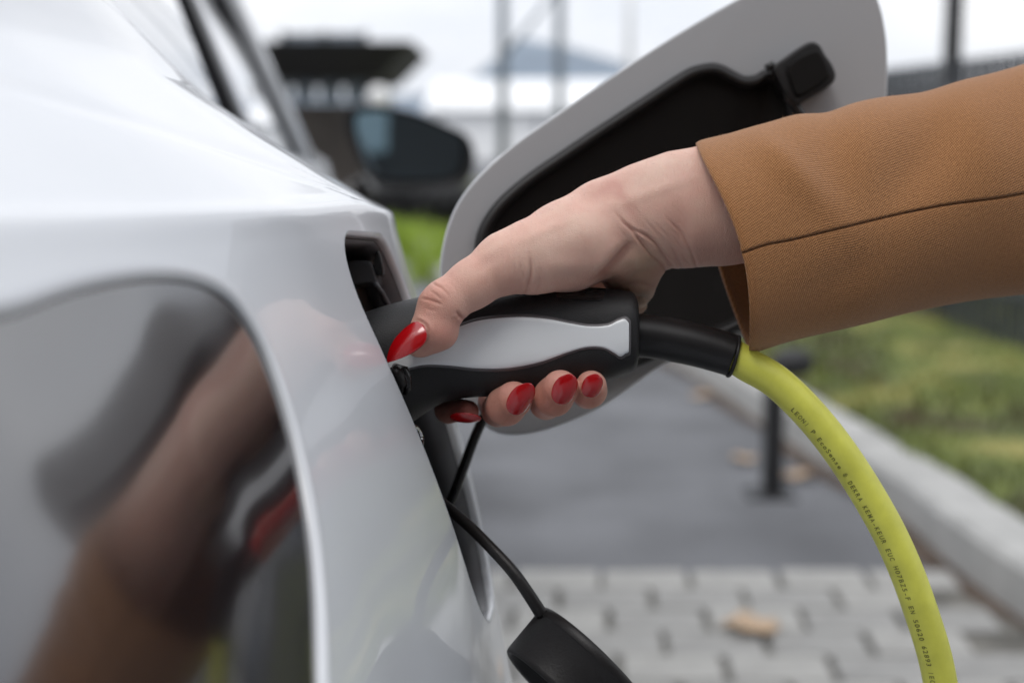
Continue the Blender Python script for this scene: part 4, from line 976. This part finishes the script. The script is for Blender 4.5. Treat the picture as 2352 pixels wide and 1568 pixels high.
oval = lambda a: max(.02, (1 - abs(2 * a - 1) ** 2.4) ** .5)
short = lambda a: max(.02, (1 - (1 - min(a / .48, 1)) ** 2) ** .5 * (1 - max(0, (a - .48) / .52) ** 2) ** .62)
nail(cc(973, 750, .5625), cc(891, 833, .5660), (-.42, .30, -.86), 31 * mm, almond, arch=.62, bow=.0022)
nail(cc(1036, 957, .5960), cc(1104, 957, .5920), (-.05, -.80, -.60), 19 * mm, short, arch=.55, bow=.0012)
nail(cc(1177, 948, .5790), cc(1217, 880, .5755), (.42, -.16, -.89), 27 * mm, short, arch=.75, bow=.0016)
nail(cc(1285, 925, .5780), cc(1310, 859, .5740), (.28, -.16, -.94), 26 * mm, short, arch=.75, bow=.0016)
nail(cc(1352, 909, .5800), cc(1369, 859, .5768), (.2, -.16, -.96), 21 * mm, short, arch=.75, bow=.0014)

# sleeve
topE = catmull([(1596, 322), (1632, 315), (1727, 293), (1817, 265), (1850, 259), (1903, 255), (1965, 236), (2021, 224), (2078, 217), (2126, 210), (2202, 189), (2273, 172), (2352, 148), (2600, 70), (3000, -60), (3800, -330)], 8)
botE = catmull([(1722, 815), (1822, 782), (1964, 749), (2107, 716), (2249, 690), (2352, 676), (2600, 640), (3000, 600), (3800, 520)], 8)
seamE = catmull([(1706, 581), (1760, 562), (1822, 550), (1964, 516), (2154, 474), (2352, 443), (2600, 380), (3000, 300), (3800, 140)], 8)
def atlen(c, s):
    seg_ = np.r_[0, np.cumsum(np.linalg.norm(np.diff(c, axis=0), axis=1))]; s = s * seg_[-1]; return np.array([np.interp(s, seg_, c[:, 0]), np.interp(s, seg_, c[:, 1])])
NR, NS = 170, 150
ss = np.concatenate([np.linspace(0, .45, 130)[:-1], np.linspace(.45, 1, NR - 129)])
dc = lambda s: .606 + .10 * s                              # arm comes slightly towards the back as it leaves the frame
rows = []; uvs = []
frontpx = ([0, .12, .3, .52, .6, .72, .88, 1.0], None)
for i, s in enumerate(ss):
    t, b, m_ = atlen(topE, s), atlen(botE, s), atlen(seamE, s); d0 = dc(s); hd = (.041 + .012 * s)
    f = max(0., 1 - s / .30); f = f * f
    row = []; ru = []
    fs_ = (m_ - t) @ (b - t) / ((b - t) @ (b - t))           # seam position down the front
    a_s = math.acos(1 - 2 * fs_)
    angs = np.concatenate([np.linspace(0, a_s - .03, 40)[:-1], a_s + np.array([-.03, -.016, -.008, 0, .008, .016, .03]), np.linspace(a_s + .03, math.pi, 40)[1:], np.linspace(math.pi, 2 * math.pi, 61)[1:-1]])
    for a in angs:                                          # 0 top, pi/2 front, pi bottom, 3pi/2 back
        tau = (1 - math.cos(a)) / 2; sn = math.sin(a)
        p = t + (b - t) * tau
        bulge = 0
        if sn >= 0:
            ctrl = m_ - (t + (b - t) * fs_)                    # horizontal departure of the front edge at the seam
            if tau < fs_: p = p + ctrl * math.sin(math.pi / 2 * tau / fs_) ** 1.2
            else: p = p + ctrl * math.cos(math.pi / 2 * (tau - fs_) / (1 - fs_)) ** 1.0
        else:
            p = p + np.array([-22, 0]) * f * math.sin(math.pi * tau) * 1.0
        dep = hd * math.copysign(abs(sn) ** .80, sn)
        gr = math.exp(-((a - a_s) / .010) ** 2) if sn > 0 else 0
        lap_ = (.0007 if (sn > 0 and a < a_s - .004) else 0) * math.exp(-max(0, (a_s - a)) / .25)
        x_, y_ = p
        # folds
        fo = 0
        fo += .0034 * math.exp(-((x_ - 1890 - (y_ - 300) * .25) / 60) ** 2) * math.exp(-((y_ - 330) / 120) ** 2) * -1
        fo += .0028 * math.exp(-((x_ - 1790 - (y_ - 360) * .9) / 50) ** 2) * math.exp(-((y_ - 380) / 110) ** 2)
        fo += .0026 * math.exp(-((x_ - 2100 + (y_ - 380) * .5) / 70) ** 2) * math.exp(-((y_ - 380) / 130) ** 2) * -1
        fo += .003 * math.exp(-((x_ - 2270 - (y_ - 380) * .2) / 80) ** 2) * math.exp(-((y_ - 300) / 150) ** 2)
        fo += .0025 * math.exp(-((x_ - 1960 + (y_ - 620) * .8) / 90) ** 2) * math.exp(-((y_ - 640) / 80) ** 2) * -1
        fo += .0016 * math.sin(x_ / 88 + y_ / 140) * math.sin(y_ / 95 + 1.0) * (.3 + .7 * min(1, s / .1))
        fo *= .3 + .7 * min(1, abs(sn) * 1.4)
        q = cc(x_, y_, d0 - dep); c3 = cc(*((t + b) / 2), d0)
        nrm_ = q - c3; nrm_ /= np.linalg.norm(nrm_) + 1e-9
        edge = .0012 * math.exp(-s / .004)
        q = q + nrm_ * (fo * (1 if sn > -.2 else .5) - gr * .0016 + lap_ + (-edge))
        row.append(c2w(q)); ru.append(tau)
    rows.append(np.array(row)); uvs.append(ru)
V, F = loft(rows, True, False, False)
slv = mesh('jacket_sleeve', V, F, M['fabric'], PERSON); tag(slv, 'tan woven jacket sleeve with a seam along its side')
# uv in metres: along the sleeve and round it
me = slv.data; uvl = me.uv_layers.new(name='UVMap'); R_ = np.array(rows); al = np.zeros(R_.shape[:2]); al[1:] = np.cumsum(np.linalg.norm(np.diff(R_, axis=0), axis=2), axis=0); ar = np.zeros(R_.shape[:2]); ar[:, 1:] = np.cumsum(np.linalg.norm(np.diff(R_, axis=1), axis=2), axis=1)
al = np.broadcast_to(al.mean(1)[:, None], al.shape)
U2 = np.stack([al, ar], -1).reshape(-1, 2); li = np.zeros(len(me.loops), np.int32); me.loops.foreach_get('vertex_index', li); uvl.data.foreach_set('uv', U2[li].astype(np.float32).ravel())
me.materials.append(M['fabric']); solid(slv, .0022, -1); sm = slv.modifiers['thickness']; sm.material_offset = 1; sm.material_offset_rim = 0
# stray fibres standing off the cloth and fine hairs on the wrist
def fuzz(points, normals, n, l0, l1, r, name, m, parent):
    V, F = [], []
    for _ in range(n):
        k = rng.integers(len(points)); p = points[k]; nn = normals[k] + rng.normal(0, .55, 3); nn /= np.linalg.norm(nn); l = rng.uniform(l0, l1); bend = rng.normal(0, .4, 3) * l
        pts = [p + nn * l * t + bend * t * t for t in (0, .35, .7, 1)]; v, f = tube(pts, [r, r * .9, r * .7, r * .3], 3, cap=False); b = len(V); V += [tuple(q) for q in v]; F += [tuple(i + b for i in g_) for g_ in f]
    o = mesh(name, V, F, m, parent); tag(o, kind='stuff'); return o
tops = [(R_[i, j], R_[i, j] - R_[i].mean(0)) for i in range(1, 125) for j in list(range(0, 8)) + list(range(-9, -1))]
pts = np.array([a for a, b in tops]); nn = np.array([b / np.linalg.norm(b) for a, b in tops]); fuzz(pts, nn, 260, .0004, .0015, .00002, 'fibre', mat('fibre', (.6, .42, .28), .8), slv)
sel = np.where((Nh[:, 1] > .75) & (ppx > 1140) & (ppx < 1590) & (Vh[:, 2] < .63) & (ppy < 560))[0]
dirn = c2w(np.array([0, 0, 0.])) * 0
Nw = np.stack([Nh[:, 0], Nh[:, 2] * CT + Nh[:, 1] * ST, Nh[:, 1] * CT - Nh[:, 2] * ST], 1)
lean = Nw[sel] * .6 + np.array([-.9, 0, .1]); lean /= np.linalg.norm(lean, axis=1)[:, None]
fuzz(Wh[sel], lean, 170, .0010, .0026, .000016, 'fine_hair', mat('hair', (.10, .06, .04), .5), hand)
